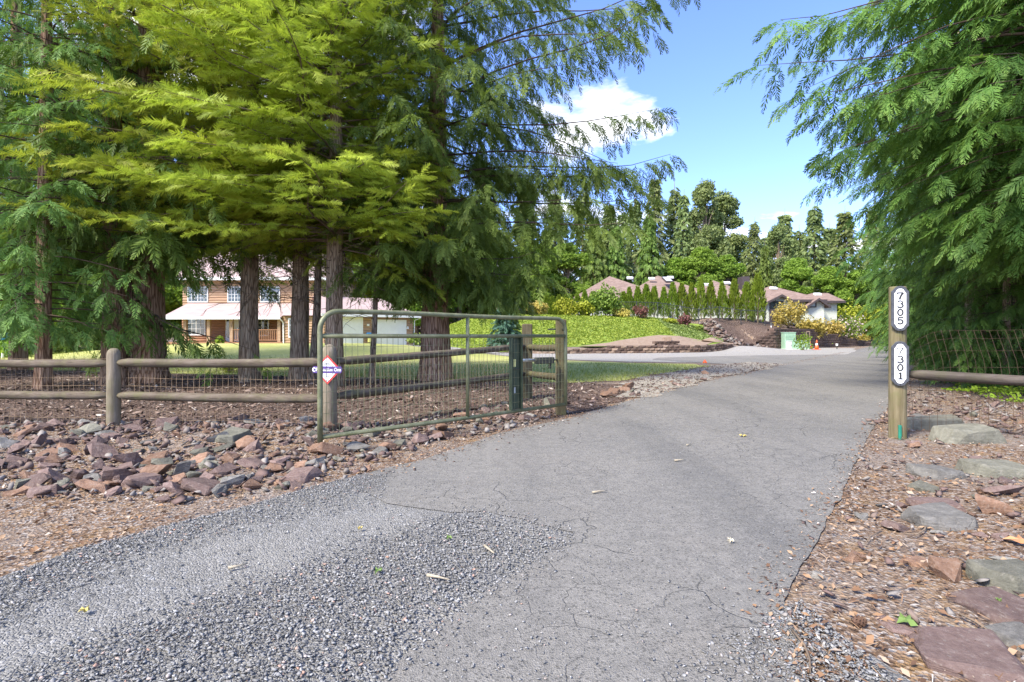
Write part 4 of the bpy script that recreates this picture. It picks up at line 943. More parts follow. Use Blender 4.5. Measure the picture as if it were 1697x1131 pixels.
for px, pt, Y, k in [(720, 150, 72, 0), (600, 60, 70, 1), (480, 20, 74, 0), (360, 40, 70, 1), (240, 20, 72, 0), (110, 40, 66, 1), (-20, 20, 64, 0), (-150, 40, 66, 1), (800, 250, 78, 1)]:
    bg(FIR[k], px, pt, Y, 'tall fir behind the log house', gF, px * 0.77, (27, 25)[k], 1.0)
bg(SPR, 838, 487, 40, 'blue-green spruce on the bank beyond the gate', None, 0.4, 9, 1.0)
gG = 'young cedars beside the lawn below the fence end'
for px, pt, Y in [(60, 470, 34), (110, 500, 30), (165, 500, 38), (20, 500, 28)]:
    bg(PALE, px, pt, Y, 'pale young cedar at the lower edge of the lawn', gG, px * 0.5, 20, 1.3)

# ------------------------------------------------------------------ log house with garage wing
def at(px, py, Y): return P(px, py, Y)
def wall_m(p, ang): return Matrix.Translation(p) @ Matrix.Rotation(ang, 4, 'Z')
def window(parent, m, x0, x1, z0, z1, nx, ny, frame_m, fw=0.07, depth=0.05):
    """window in the local x-z plane of m, outside towards -y: frame part > pane pieces and muntins"""
    f = MB()
    f.box(x0 - fw, x1 + fw, -depth, 0.02, z1, z1 + fw, m); f.box(x0 - fw, x1 + fw, -depth, 0.02, z0 - fw, z0, m)
    f.box(x0 - fw, x0, -depth, 0.02, z0, z1, m); f.box(x1, x1 + fw, -depth, 0.02, z0, z1, m)
    fo = f.build('window', frame_m, parent)
    MB().box(x0 - 0.005, x1 + 0.005, -0.012, -0.004, z0 - 0.005, z1 + 0.005, m).build('pane', M['glass'], fo)
    if nx * ny > 1:
        g = MB(); k = 0.022
        for i in range(1, nx): xx = x0 + (x1 - x0) * i / nx; w = k * (1.8 if i * 2 == nx else 1); g.box(xx - w / 2, xx + w / 2, -0.03, -0.014, z0, z1, m)
        for j in range(1, ny): zz = z0 + (z1 - z0) * j / ny; g.box(x0, x1, -0.034, -0.016, zz - k / 2, zz + k / 2, m)
        tag(g.build('muntin_grid', frame_m, fo), kind='stuff')
    return fo
def log_wall(parent, name, m, x0, x1, z0, z1, mat, pitch=0.2, holes=()):
    """wall core with proud rounded log courses, left open at the windows and doors"""
    MB().box(x0, x1, 0.0, 0.15, z0, z1, m).build(name, mat, parent)
    n = int((z1 - z0) / pitch); c = MB()
    for i in range(n):
        za = z0 + i * pitch
        xs = [(x0, x1)]
        for (h0, h1, g0, g1) in holes:
            if za + pitch > g0 and za < g1:
                xs = [q for a, b in xs for q in ((a, min(b, h0)), (max(a, h1), b)) if q[1] - q[0] > 0.02]
        for a, b in xs:
            c.prism([(0, 0.02), (-0.035, 0.05), (-0.045, pitch * 0.5), (-0.035, pitch - 0.05), (0, pitch - 0.015)], m @ Matrix.Translation((a, 0, za)) @ Matrix.Rotation(R(90), 4, 'Z') @ Matrix.Scale(-1, 4, Vector((0, 1, 0))), 0, (b - a))
    tag(c.build('log_course', mat, parent), kind='stuff')
hz0 = 0.45
HX0, HX1, HY = XP(303, 41.5), XP(534, 41.5), 41.5
house = thing('log_house', ((HX0 + HX1) / 2, HY, hz0), 'two-storey orange log house with rose roof, porch and white-doored garage wing', 'house')
mU = wall_m(Vector((0, HY, 0)), 0)
ww = [(XP(313, HY), XP(344, HY)), (XP(379, HY), XP(400, HY)), (XP(433, HY), XP(463, HY))]
wz0, wz1 = ZP(500, HY), ZP(477, HY)
log_wall(house, 'wall', mU, HX0, HX1, hz0 - 0.3, ZP(466, HY) + 0.25, M['log'], 0.2, [(a - .09, b + .09, wz0 - .09, wz1 + .09) for a, b in ww])
for a, b in ww: window(house, mU @ Matrix.Translation((0, -0.03, 0)), a, b, wz0, wz1, 6 if b - a > 1.2 else 4, 4, M['white'])
MB().box(HX0, HX1, HY + 0.15, HY + 8, hz0 - 0.3, ZP(466, HY) + 0.25).build('body', M['log'], house)
# main roof: long gable, ridge along x
ez = ZP(466, HY) + 0.2
def gable_roof(parent, x0, x1, y0, y1, ze, zr, th, mat, name='roof'):
    ym = (y0 + y1) / 2; mb = MB()
    for (ya, yb) in ((y0, ym), (y1, ym)):
        mb.add([(x0, ya, ze), (x1, ya, ze), (x1, yb, zr), (x0, yb, zr), (x0, ya, ze - th), (x1, ya, ze - th), (x1, yb, zr - th), (x0, yb, zr - th)],
               [(0, 1, 2, 3), (7, 6, 5, 4), (0, 4, 5, 1), (1, 5, 6, 2), (3, 7, 4, 0)])
    return mb.build(name, mat, parent)
mr = gable_roof(house, HX0 - 0.5, HX1 + 0.5, HY - 0.55, HY + 8.6, ez, ez + 2.7, 0.14, M['roof_pink'])
MB().box(HX0 - 0.5, HX1 + 0.5, HY - 0.67, HY - 0.56, ez - 0.2, ez + 0.02).build('gutter', M['white'], mr)
ribs = MB()
for i in range(26):
    xx = HX0 - 0.4 + i * (HX1 - HX0 + 0.8) / 25
    ribs.tube([(xx, HY - 0.5, ez + 0.03), (xx, HY + 4.0, ez + 2.72)], 0.025, 4)
tag(ribs.build('roof_rib', M['roof_pink'], mr), kind='stuff')
# porch
PY = 38.6; px0, px1 = XP(272, PY), XP(468, PY); pf = ZP(567, PY); pe = ZP(527, PY)
proof = MB().add([(px0, PY - 0.3, pe + .05), (px1, PY - 0.3, pe + .05), (px1 + 0.2, HY - 0.06, ZP(503, HY)), (px0 - 0.0, HY - 0.06, ZP(503, HY)),
                  (px0, PY - 0.3, pe - .07), (px1, PY - 0.3, pe - .07), (px1 + 0.2, HY - 0.06, ZP(503, HY) - .12), (px0, HY - 0.06, ZP(503, HY) - .12)],
                 [(0, 1, 2, 3), (7, 6, 5, 4), (0, 4, 5, 1), (1, 5, 6, 2), (3, 7, 4, 0)]).build('porch_roof', M['roof_pink'], house)
MB().box(px0, px1, PY - 0.42, PY - 0.31, pe - 0.12, pe + 0.07).build('gutter', M['white'], proof)
MB().box(px0, px1, PY - 0.1, HY - 0.05, pf - 0.15, pf).build('porch_floor', M['log_dark'], house)
MB().box(px0 + .05, px1 - .05, PY + 0.0, HY - 0.05, hz0 - 0.4, pf - 0.153).build('porch_base', M['log_dark'], house)
for px in (306, 345, 383, 462): MB().box(XP(px, PY) - .11, XP(px, PY) + .11, PY, PY + .2, pf, pe - 0.07).build('porch_post', M['log'], house)
for a, b in ((385, 405), (424, 461)):
    rl_ = MB(); xa, xb = XP(a, PY), XP(b, PY)
    rl_.box(xa, xb, PY + .05, PY + .13, pf + .85, pf + .93); rl_.box(xa, xb, PY + .06, PY + .12, pf + .1, pf + .16)
    ro = rl_.build('porch_railing', M['log_dark'], house)
    n = int((xb - xa) / 0.14)
    for i in range(n): MB().box(xa + .05 + i * .14, xa + .10 + i * .14, PY + .07, PY + .11, pf + .161, pf + .849).build('baluster', M['log_dark'], ro)
mp = wall_m(Vector((0, HY - 0.08, 0)), 0)
log_wall(house, 'porch_wall', mp, HX0, XP(468, HY) - 0.1, pf, pe + 0.4, M['log_dark'], 0.2)
mP = mp @ Matrix.Translation((0, -0.05, 0))
window(house, mP, XP(313, HY), XP(341, HY), pf + .55, pf + 1.85, 4, 3, M['white']); window(house, mP, XP(424, HY), XP(446, HY), pf + .5, pf + 1.75, 4, 4, M['white'])
dr = MB().box(XP(386, HY), XP(398, HY), -0.06, 0.0, pf, pf + 2.05, mP).build('door', M['white'], house)
MB().tube([mP @ Vector((XP(397, HY), -0.12, pf + 1.0)), mP @ Vector((XP(397, HY), -0.06, pf + 1.0))], 0.035, 6).build('handle', M['steel'], dr)
MB().box(XP(376, HY), XP(383, HY), -0.06, 0.0, pf, pf + 2.05, mP).build('door_sidelight', M['white'], house)
MB().box(XP(377.5, HY), XP(381.5, HY), -0.068, -0.061, pf + .3, pf + 1.9, mP).build('pane', M['glass'], house)
# flush bay to the right of the porch, with downspout
bx0, bx1 = px1 + 0.02, XP(534, PY)
mB = wall_m(Vector((0, PY, 0)), 0); log_wall(house, 'bay_wall', mB, bx0, bx1, hz0 - 0.4, pe + 0.1, M['log'], 0.2, [(XP(480, PY) - .09, XP(492, PY) + .09, 1.1, 2.5)])
window(house, mB @ Matrix.Translation((0, -.03, 0)), XP(480, PY), XP(492, PY), 1.15, 2.4, 2, 3, M['white'])
MB().box(bx0, bx1, PY + .15, HY - 0.05, hz0 - 0.4, pe + 0.1).build('bay_body', M['log'], house)
MB().add([(px1 + .02, PY - .3, pe + .16), (bx1 + .4, PY - .3, pe + .16), (bx1 + .2, HY - .06, ZP(503, HY) + .02), (px1 + .21, HY - .06, ZP(503, HY) + .02)], [(0, 1, 2, 3)]).build('bay_roof', M['roof_pink'], house)
MB().tube([(px1 - .05, PY - .34, pe - .05), (px1 + .1, PY - .1, pe - .35), (px1 + .12, PY - .08, hz0 + .1)], 0.045, 8).build('downspout', M['white'], house)
# garage wing, turned away from the drive
ga, gb = Vector((XP(536, 38.4), 38.4, 0)), Vector((XP(684, 42.3), 42.3, 0)); gdir = (gb - ga); GL = gdir.length; gang = math.atan2(gdir.y, gdir.x)
mG = wall_m(ga, gang); gz1 = 2.78
def on_g(px):   # distance along the garage face where column px meets it
    k = (px - CXP) / FPX; return (k * ga.y - ga.x) / (math.cos(gang) - k * math.sin(gang))
dA, dB = (on_g(561), on_g(599)), (on_g(618), on_g(671))
log_wall(house, 'garage_wall', mG, 0, GL, -0.2, gz1, M['log'], 0.2, [(dA[0] - .1, dA[1] + .1, -1, 2.55), (dB[0] - .1, dB[1] + .1, -1, 2.45)])
MB().box(0, GL, 0.15, 6.0, -0.2, gz1, mG).build('garage_body', M['log'], house)
for (a, b), zt in ((dA, 2.5), (dB, 2.36)):
    d_ = MB().box(a, b, -0.055, 0.0, 0.02, zt, mG).build('garage_door', M['white'], house)
    f_ = MB(); f_.box(a - .1, a, -.08, .0, 0.0, zt + .1, mG); f_.box(b, b + .1, -.08, .0, 0.0, zt + .1, mG); f_.box(a, b, -.08, .0, zt, zt + .1, mG); f_.build('door_trim', M['white'], d_)
    for i in range(4): MB().box(a + .02, b - .02, -.064, -.056, 0.05 + i * (zt - .05) / 4, 0.05 + (i + 1) * (zt - .05) / 4 - .025, mG).build('door_panel', M['white'], d_)
gr_ = MB().add([mG @ Vector(q) for q in [(-0.3, -0.5, gz1 + .02), (GL + .6, -0.5, gz1 + .02), (GL - 1.6, 3.0, gz1 + 1.5), (0, 3.0, gz1 + 1.5), (-0.3, -0.5, gz1 - .1), (GL + .6, -0.5, gz1 - .1), (GL + .6, 6.3, gz1 + .02), (0, 6.3, gz1 + .02)]],
               [(0, 1, 2, 3), (0, 4, 5, 1), (1, 6, 2), (3, 2, 6, 7)]).build('garage_roof', M['roof_pink'], house)
MB().box(-0.3, GL + .6, -0.6, -0.505, gz1 - .16, gz1 + .03, mG).build('gutter', M['white'], gr_)
MB().tube([mG @ Vector((GL + .5, -.55, gz1 - .12)), mG @ Vector((GL + .1, -.12, gz1 - .35)), mG @ Vector((GL + .05, -.1, 0.2))], 0.04, 8).build('downspout', M['white'], house)
MB().box(on_g(607.5), on_g(611), -.16, -.046, 1.95, 2.1, mG).build('house_number_plate', M['white'], house)
wl_ = MB().tube([mG @ Vector((on_g(674.5), -.15, 1.75)), mG @ Vector((on_g(674.5), -.15, 1.95))], [0.1, 0.05], 8).build('wall_lamp', M['white'], house)
bb = thing('hose_cabinet', mG @ Vector((on_g(609.5), -.3, tz(-10, 40))), 'small blue and yellow box stand against the garage wall', 'box')
k_ = mG @ Matrix.Translation((on_g(609.5), -0.3, 0))
MB().box(-.19, .19, -.1, .14, 1.05, 1.45, k_).build('lid', M['blue'], bb, False, 0.05); MB().box(-.08, .2, -.12, .1, .72, 1.045, k_).build('drum', M['yellow'], bb); MB().box(-.05, .05, -.05, .05, 0.15, .718, k_).build('stand', M['dark_metal'], bb)
po_ = thing('porch_plant', (XP(372, PY - .3), PY - 1.0, tz(XP(372, PY), PY - 1.0)), 'small leafy green plant beside the porch step', 'plant')
v, t, va, ta = leafy_blobs([(0, 0, .45, .3, .3, .4)], 160, .2, 5); link_mesh('leaves', np_mesh('leaves', v, t, {'v': va, 'tip': ta}), M['weed'], po_)

# ------------------------------------------------------------------ low brown-roofed house on the terrace
def hip(mb, x0, x1, y0, y1, ze, zr, ov=0.6, gl=False, gr=False, inset=None):
    x0 -= ov; x1 += ov; y0 -= ov; y1 += ov; ym = (y0 + y1) / 2; ins = (y1 - y0) / 2 if inset is None else inset
    a = (x0 + (0 if gl else ins), ym, zr); b = (x1 - (0 if gr else ins), ym, zr)
    if a[0] > b[0]: a = b = ((x0 + x1) / 2, ym, zr)
    vs = [(x0, y0, ze), (x1, y0, ze), (x1, y1, ze), (x0, y1, ze), a, b]
    mb.add(vs, [(0, 1, 5, 4), (2, 3, 4, 5), (1, 2, 5), (3, 0, 4)] if a != b else [(0, 1, 4), (1, 2, 4), (2, 3, 4), (3, 0, 4)])
    mb.add([(x, y, z - 0.01) for x, y, z in vs[:4]] + [(x, y, z - 0.22) for x, y, z in vs[:4]], [(0, 4, 5, 1), (1, 5, 6, 2), (2, 6, 7, 3), (3, 7, 4, 0), (4, 7, 6, 5)])
h2 = thing('terrace_house', (18, 62, 2.9), 'low house with brown hipped roofs and pale walls above the retaining wall', 'house')
def hpart(nm, x0, x1, y0, y1, ze, zr, **kw):
    w = MB().box(x0, x1, y0, y1, 2.5, ze - 0.1).build('wall', M['sage'], h2)
    mb = MB(); hip(mb, x0, x1, y0, y1, ze, zr, **kw); r_ = mb.build('roof', M['shingle'], h2)
    f = MB(); ov = kw.get('ov', 0.6)
    f.box(x0 - ov - .03, x1 + ov + .03, y0 - ov - .06, y0 - ov - .005, ze - .24, ze + .02); f.build('fascia', M['trim_dark'], r_)
    return r_
rA = hpart('a', XP(955, 60), XP(1100, 62), 60, 76, ZP(495, 59.4), ZP(458, 68), inset=9.5)
rB = hpart('b', XP(1052, 66), XP(1160, 66), 64.0, 77, ZP(487, 63.4), ZP(457, 70.5), inset=6.0)
rC = hpart('c', XP(1160, 63), XP(1246, 63), 61.5, 72.5, ZP(495, 61), ZP(465, 67), inset=4.0)
rD = hpart('d', XP(1252, 59.5), XP(1352, 60), 59.5, 67, ZP(497, 59), ZP(474, 63.2), inset=4.4)
rE = hpart('e', XP(1330, 61.5), XP(1387, 61), 61.0, 66.5, ZP(499, 60.5), ZP(486, 63.7), gr=True, inset=3.0)
def skylight(px, py, Y, w, h, dome=False):
    p = P(px, py, Y); m = Matrix.Translation(p) @ Matrix.Rotation(R(22), 4, 'X')
    f = MB().box(-w / 2, w / 2, -h / 2, h / 2, -0.1, 0.10, m).build('skylight' if not dome else 'roof_vent', M['white'] if dome else M['trim_dark'], rA)
    if not dome: MB().box(-w / 2 + .08, w / 2 - .08, -h / 2 + .08, h / 2 - .08, 0.102, 0.13, m).build('pane', M['glass_light'], f)
skylight(1106, 464, 65.5, 0.9, 2.0)
for px, py, Y in [(1044, 461, 66.2), (1080, 462, 67.5), (1111, 460, 68.0), (1171, 472, 64.5), (1205, 469, 65.5), (1282, 478, 62.0), (1355, 488, 62.8)]: skylight(px, py, Y, 0.75, 0.5, True)
MB().box(XP(1228, 66), XP(1240, 66), 65.6, 67, 6.5, ZP(459, 66)).build('chimney', M['trim_dark'], rC)
def front_gable(px0, px1, pya, pye, Y, depth, win=None):
    xa, xb = XP(px0, Y), XP(px1, Y); xm = (xa + xb) / 2; za, ze = ZP(pya, Y), ZP(pye, Y); mb = MB(); ov = 0.45
    MB().add([(xa, Y, 2.6), (xb, Y, 2.6), (xb, Y, ze), (xm, Y, za - .12), (xa, Y, ze), (xa, Y + depth, 2.6), (xb, Y + depth, 2.6), (xb, Y + depth, ze), (xa, Y + depth, ze)],
             [(0, 1, 2, 3, 4), (1, 6, 7, 2), (5, 0, 4, 8)]).build('gable_wall', M['sage'], h2)
    k = (za - ze) / (xm - xa)
    for s, xe in ((-1, xa - ov), (1, xb + ov)):
        zE = ze - k * ov
        mb.add([(xe, Y - .5, zE), (xm, Y - .5, za), (xm, Y + depth, za), (xe, Y + depth, zE), (xe, Y - .5, zE - .13), (xm, Y - .5, za - .13), (xm, Y + depth, za - .13), (xe, Y + depth, zE - .13)],
               [(0, 1, 2, 3), (7, 6, 5, 4), (0, 4, 5, 1), (0, 3, 7, 4)])
    ro = mb.build('gable_roof', M['shingle'], h2); tr = MB()
    for s, xe in ((-1, xa - ov), (1, xb + ov)):
        zE = ze - k * ov
        tr.add([(xe, Y - .56, zE + .03), (xm, Y - .56, za + .03), (xm, Y - .56, za - .22), (xe, Y - .56, zE - .22), (xe, Y - .505, zE + .03), (xm, Y - .505, za + .03), (xm, Y - .505, za - .22), (xe, Y - .505, zE - .22)],
               [(0, 3, 2, 1), (4, 5, 6, 7), (0, 1, 5, 4), (3, 7, 6, 2)])
    tr.build('fascia', M['trim_dark'], ro)
    if win: window(h2, wall_m(Vector((0, Y - .02, 0)), 0), XP(win[0], Y), XP(win[1], Y), ZP(win[3], Y), ZP(win[2], Y), 1, 1, M['trim_dark'], 0.12)
front_gable(1272, 1312, 489, 499, 57.8, 4.0, (1277, 1296, 501, 512))
front_gable(1340, 1366, 495, 504, 58.6, 4.0, (1343, 1351, 502, 508))
gd = MB().box(XP(1275, 57.7), XP(1298, 57.7), 57.62, 57.74, 2.7, ZP(513, 57.7)).build('dark_screen', M['trim_dark'], h2)

# ------------------------------------------------------------------ chain-link fence, arborvitae and shrubs on the terrace
FY = 52.5
cf = thing('chain_link_fence', (8, FY, tz(8, FY)), 'black chain-link fence in front of the clipped conifer row', 'fence')
fx = [XP(p, FY) for p in (948, 1010, 1055, 1090, 1130, 1158, 1192, 1228, 1268)]
for x in fx: MB().tube([(x, FY, tz(x, FY) - .1), (x, FY, tz(x, FY) + 1.55)], 0.04, 6).build('post', M['fence_black'], cf)
MB().tube([(x, FY, tz(x, FY) + 1.5) for x in fx], 0.03, 6).build('top_rail', M['fence_black'], cf)
mb = MB(); x = fx[0]
while x < fx[-1]:
    za = tz(x, FY)
    for s in (-1, 1):
        mb.tube([(x, FY + .02 * s, za + (0 if s > 0 else 1.48)), (x + 1.4, FY + .02 * s, tz(x + 1.4, FY) + (1.48 if s > 0 else 0))], 0.006, 3, False)
    x += 0.22
tag(mb.build('chain_mesh', M['fence_black'], cf), kind='stuff')
ARB = bpy.data.objects.new('arborvitae', None); col.objects.link(ARB); ORG['arborvitae'] = Vector((0, 0, 0))
MB().tube([(0, 0, -.1), (0, 0, 1.2), (0, 0, 2.6)], [0.07, 0.05, 0.02], 7).build('trunk', M['bark_fir'], ARB)
r_ = np.random.RandomState(5); n = 1500; u = r_.uniform(0, 1, n) ** 0.8; az = r_.uniform(0, 2 * np.pi, n)
rad = np.interp(u, [0, .12, .45, .8, 1], [.40, .52, .46, .24, .03]) * r_.uniform(.65, 1.05, n) * (1 + .10 * np.sin(3 * az + 9 * u))
org = np.column_stack([rad * np.cos(az), rad * np.sin(az), 0.05 + 2.95 * u]); dd = norm(np.column_stack([np.cos(az) * .45, np.sin(az) * .45, np.ones(n)]) + r_.normal(0, .15, (n, 3)))
ax = norm(np.cross(dd, r_.normal(0, 1, (n, 3)))); AV = frond(4, 0.30, 0.0, 0.10, 35, False, 55)
v, t = batch(AV[0], AV[1], org, ax, dd, np.cross(ax, dd), r_.uniform(.16, .34, n))
link_mesh('foliage', np_mesh('foliage', v, t, {'v': np.repeat(r_.uniform(0.1, 1, n), len(AV[0])), 'tip': (r_.uniform(0, 1, n)[:, None] * AV[2][None] * .7).ravel()}), M['arbor'], ARB)
arb = [(897, 492, 55.5), (907, 492, 55), (916, 493, 55), (926, 491, 55), (936, 490, 55), (945, 491, 55), (957, 490, 54.5), (969, 484, 54.3), (982, 486, 54.3), (1033, 486, 54.3), (1043, 479, 54.2), (1057, 478, 54.2), (1071, 475, 54.2), (1084, 478, 54.2), (1100, 479, 54.2), (1115, 472, 54.2), (1130, 473, 54.2), (1146, 473, 54.2), (1162, 466, 54.2), (1178, 471, 54.2), (1197, 473, 54.2), (1217, 467, 54.2), (1237, 472, 54.2), (1256, 458, 54)]
for i, (px, pt, Y) in enumerate(arb):
    o = copy_tree(ARB) if i else ARB; x = XP(px, Y); z = tz(x, Y); h = (ZP(pt, Y) - z) / 3.0
    o.location = (x, Y, z); w = 1.0 + 0.12 * math.sin(i * 1.7) + (0.25 if px > 1200 else 0); o.scale = (w, w, h); o.rotation_euler = (0, 0, i * 1.3)
    tag(o, 'tallest clipped conifer at the gable end of the hedge row' if px == 1256 else 'narrow clipped yellow-green conifer in the row behind the chain-link fence', 'conifer', None if px == 1256 else 'clipped conifer row on the terrace')
def shrub(name, px, pyb, Y, wpx, hpx, mat, label, n=900, size=0.22, lobes=7, seed=1, z=None, group=None, bloom=None):
    x = XP(px, Y); z = tz(x, Y) if z is None else z; W = wpx / FPX * Y / 2; H = hpx / FPX * Y; r = random.Random(seed)
    o = thing(name, (x, Y, z), label, 'shrub', group)
    L = [(0, 0, H * .5, W * .75, W * .7, H * .5)]
    for i in range(lobes):
        a = i * 2.4; k = W * r.uniform(.35, .72); s = W * r.uniform(.30, .48); L.append((math.cos(a) * k, math.sin(a) * k * .8, H * r.uniform(.3, .72), s, s, min(s, H * .32)))
    v, t, va, ta = leafy_blobs(L, n, size, seed, 0.6); link_mesh('foliage', np_mesh('foliage', v, t, {'v': va, 'tip': ta}), mat, o)
    st = MB()
    for i in range(6): a = i * 1.05; st.tube([(x, Y, z - .05), (x + math.cos(a) * W * .4, Y + math.sin(a) * W * .4, z + H * .5)], [.03, .012], 4, False)
    tag(st.build('stems', M['twig'], o), kind='stuff')
    if bloom is not None:
        v, t, va, ta = leafy_blobs([(l[0], l[1] - .05, l[2] + .05, l[3] * 1.05, l[4] * 1.05, l[5] * 1.06) for l in L], n // 3, size * .9, seed + 3, 0.93); link_mesh('blossom', np_mesh('blossom', v, t, {'v': va, 'tip': ta}), bloom, o)
    return o
shrub('rounded_shrub', 1005, 535, 50.3, 66, 52, M['rhodo'], 'large rounded green shrub in front of the conifer row', 2600, .26, 9, 201, bloom=None)
shrub('azalea_shrub', 938, 540, 50.0, 44, 30, M['lime'], 'yellow-green shrub left of the large rounded shrub', 1300, .22, 7, 202)
shrub('azalea_shrub', 968, 536, 50.2, 36, 28, M['lime'], 'yellow-green shrub tight against the large rounded shrub', 1100, .22, 7, 203)
shrub('azalea_shrub', 893, 536, 51.5, 40, 26, M['gold'], 'golden shrub at the far end of the conifer row, before the spruce', 1100, .22, 7, 204, bloom=None)
shrub('azalea_shrub', 1030, 534, 49.8, 34, 15, M['gold'], 'low golden shrub at the foot of the large rounded shrub', 800, .18, 6, 205)
shrub('barberry_shrub', 1063, 534, 49.6, 28, 23, M['plum'], 'purple-leaved shrub beside the low golden shrub', 700, .18, 6, 206)
shrub('barberry_shrub', 1134, 533, 49.6, 26, 20, M['plum'], 'purple-leaved shrub above the middle of the planted bank', 700, .18, 6, 207)
shrub('low_shrub', 1110, 533, 49.4, 28, 9, M['lime'], 'low lime shrub between the two purple shrubs', 500, .16, 5, 208)
shrub('low_shrub', 1158, 533, 49.4, 20, 9, M['rhodo'], 'low green shrub beside the upper purple shrub', 400, .16, 5, 209)
shrub('golden_shrub', 1306, 544, 51.6, 62, 47, M['gold'], 'large golden shrub on top of the retaining wall beside the gable', 2200, .22, 9, 210)
shrub('golden_shrub', 1345, 545, 54.2, 46, 38, M['gold'], 'golden shrub in the middle of the wall-top bed', 1700, .22, 8, 211)
shrub('golden_shrub', 1378, 552, 58.0, 44, 30, M['gold'], 'smaller golden shrub in front of the pink-flowering one', 1300, .22, 8, 212)
shrub('rhododendron_shrub', 1402, 552, 61.5, 66, 38, M['rhodo'], 'pink-flowering rhododendron behind the wall-top bed', 1800, .24, 8, 213, bloom=M['blossom'])
shrub('maple_shrub', 1410, 530, 66.0, 60, 62, M['lime'], 'lime-green shrub at the corner of the terrace house', 2200, .3, 9, 214)
shrub('maple_shrub', 1452, 562, 66.0, 56, 72, M['lime'], 'lime-green layered shrub at the end of the retaining wall', 2400, .28, 10, 215, z=0.3)
shrub('low_shrub', 1368, 548, 56.2, 20, 8, M['weed'], 'bright low green plant on the wall top', 400, .16, 5, 216)
shrub('low_shrub', 1425, 560, 65.0, 34, 14, M['gold'], 'low russet shrub along the falling wall top', 600, .18, 6, 217)
shrub('yellow_shrub', 28, 600, 24.0, 62, 36, M['weed'], 'yellow-green shrub at the foot of the lawn slope', 1500, .14, 7, 218)
shrub('yellow_shrub', 380, 620, 17.2, 34, 22, M['lime'], 'small sparse yellow shrub at the edge of the mulch bed', 260, .075, 5, 219)
shrub('low_shrub', 130, 616, 18.0, 24, 14, M['weed'], 'tiny green seedling at the lawn edge near the slender cedar', 60, .06, 4, 220)
shrub('low_shrub', 690, 592, 40, 40, 20, M['rhodo'], 'green shrub at the garage corner', 500, .2, 6, 221)
# ground cover on the bank (too many leaves to count)
hp = [(-11, 50), (-2, 38.4), (0.5, 37.0), (3.7, 36.6), (8.0, 40.4), (12.0, 43.5), (15.6, 44.5), (16.4, 42.9), (17.4, 44), (18.2, 48), (18.6, 51), (10, 51), (0, 52), (-8, 55)]
pts = in_poly_points(hp, 30000, None, 21); LF = [(F_LEAF[0][0], F_LEAF[0][1])]
def cover(name, pts, size, mat, label, hump=0.25, seed=3):
    r = np.random.RandomState(seed); n = len(pts)
    hz_ = hump * (0.5 + 0.5 * np.sin(pts[:, 0] * 2.3 + np.sin(pts[:, 1] * 1.7) * 2)) * (0.5 + 0.5 * np.sin(pts[:, 1] * 2.9 + pts[:, 0]))
    org = np.column_stack([pts, terr(pts[:, 0], pts[:, 1]) + 0.05 + hz_ * r.uniform(.5, 1.1, n)]); ax, ay, az = frames(n, .7, r)
    v, t = batch(LF[0][0], LF[0][1], org, ax, ay, az, size * r.uniform(.6, 1.3, n))
    o = link_mesh(name, np_mesh(name, v, t, {'v': np.repeat(r.uniform(0, 1, n), 4), 'tip': np.repeat(r.uniform(0, .6, n), 4)}), mat); return tag(o, label, 'ground cover', kind='stuff')
east = pts[:, 0] > 13.5
cover('ground_cover', pts[~east], .17, M['cover'], 'bright green ground cover spreading over the bank', .12)
cover('ground_cover', np.concatenate([pts[east], in_poly_points([(13.5, 44.6), (17.6, 43.8), (18.6, 51), (13.5, 51)], 1500, None, 9)]), .17, M['cover_dull'], 'greyish terraced ground cover beside the rock strip', .2)
pts = in_poly_points([(8.6, 9.2), (12.0, 9.0), (14, 12), (12.5, 13.5), (9.4, 11.6)], 2200, None, 12)
cover('ground_weeds', pts, .09, M['weed'], 'bright green weeds under the right-hand wire mesh', .18)
pts = in_poly_points([G(1520, 578), G(1560, 600), G(1600, 606), (16, 17), (24, 26)], 1200, None, 13)
cover('ground_weeds', pts, .10, M['weed'], 'green weeds along the right edge of the drive under the cedars', .2)
# grass at the lawn's near edge
gpz = [G(0, 613), G(340, 621), G(600, 627), G(700, 631), G(940, 636), G(1040, 632), G(1110, 619), G(1184, 608), G(1040, 603), G(700, 606), G(0, 596)]
pts = in_poly_points(gpz, 16000, lambda x, y: np.clip(16.0 / y, 0, 1) ** 2, 14); r2 = np.random.RandomState(4); n = len(pts)
BL = (np.array([(-.09, 0, 0), (.09, 0, 0), (0.05, .3, 1)], float), np.array([(0, 1, 2)])); ax, ay, az = frames(n, .35, r2)
v, t = batch(BL[0], BL[1], np.column_stack([pts, terr(pts[:, 0], pts[:, 1]) + .02]), ax, ay, az, r2.uniform(.04, .11, n))
tag(link_mesh('lawn_grass', np_mesh('lawn_grass', v, t, {'v': np.repeat(r2.uniform(0, 1, n), 3), 'tip': np.tile([0, 0, .7], n)}), M['grass_blade']), 'short grass blades along the near edge of the lawn', 'grass', kind='stuff')

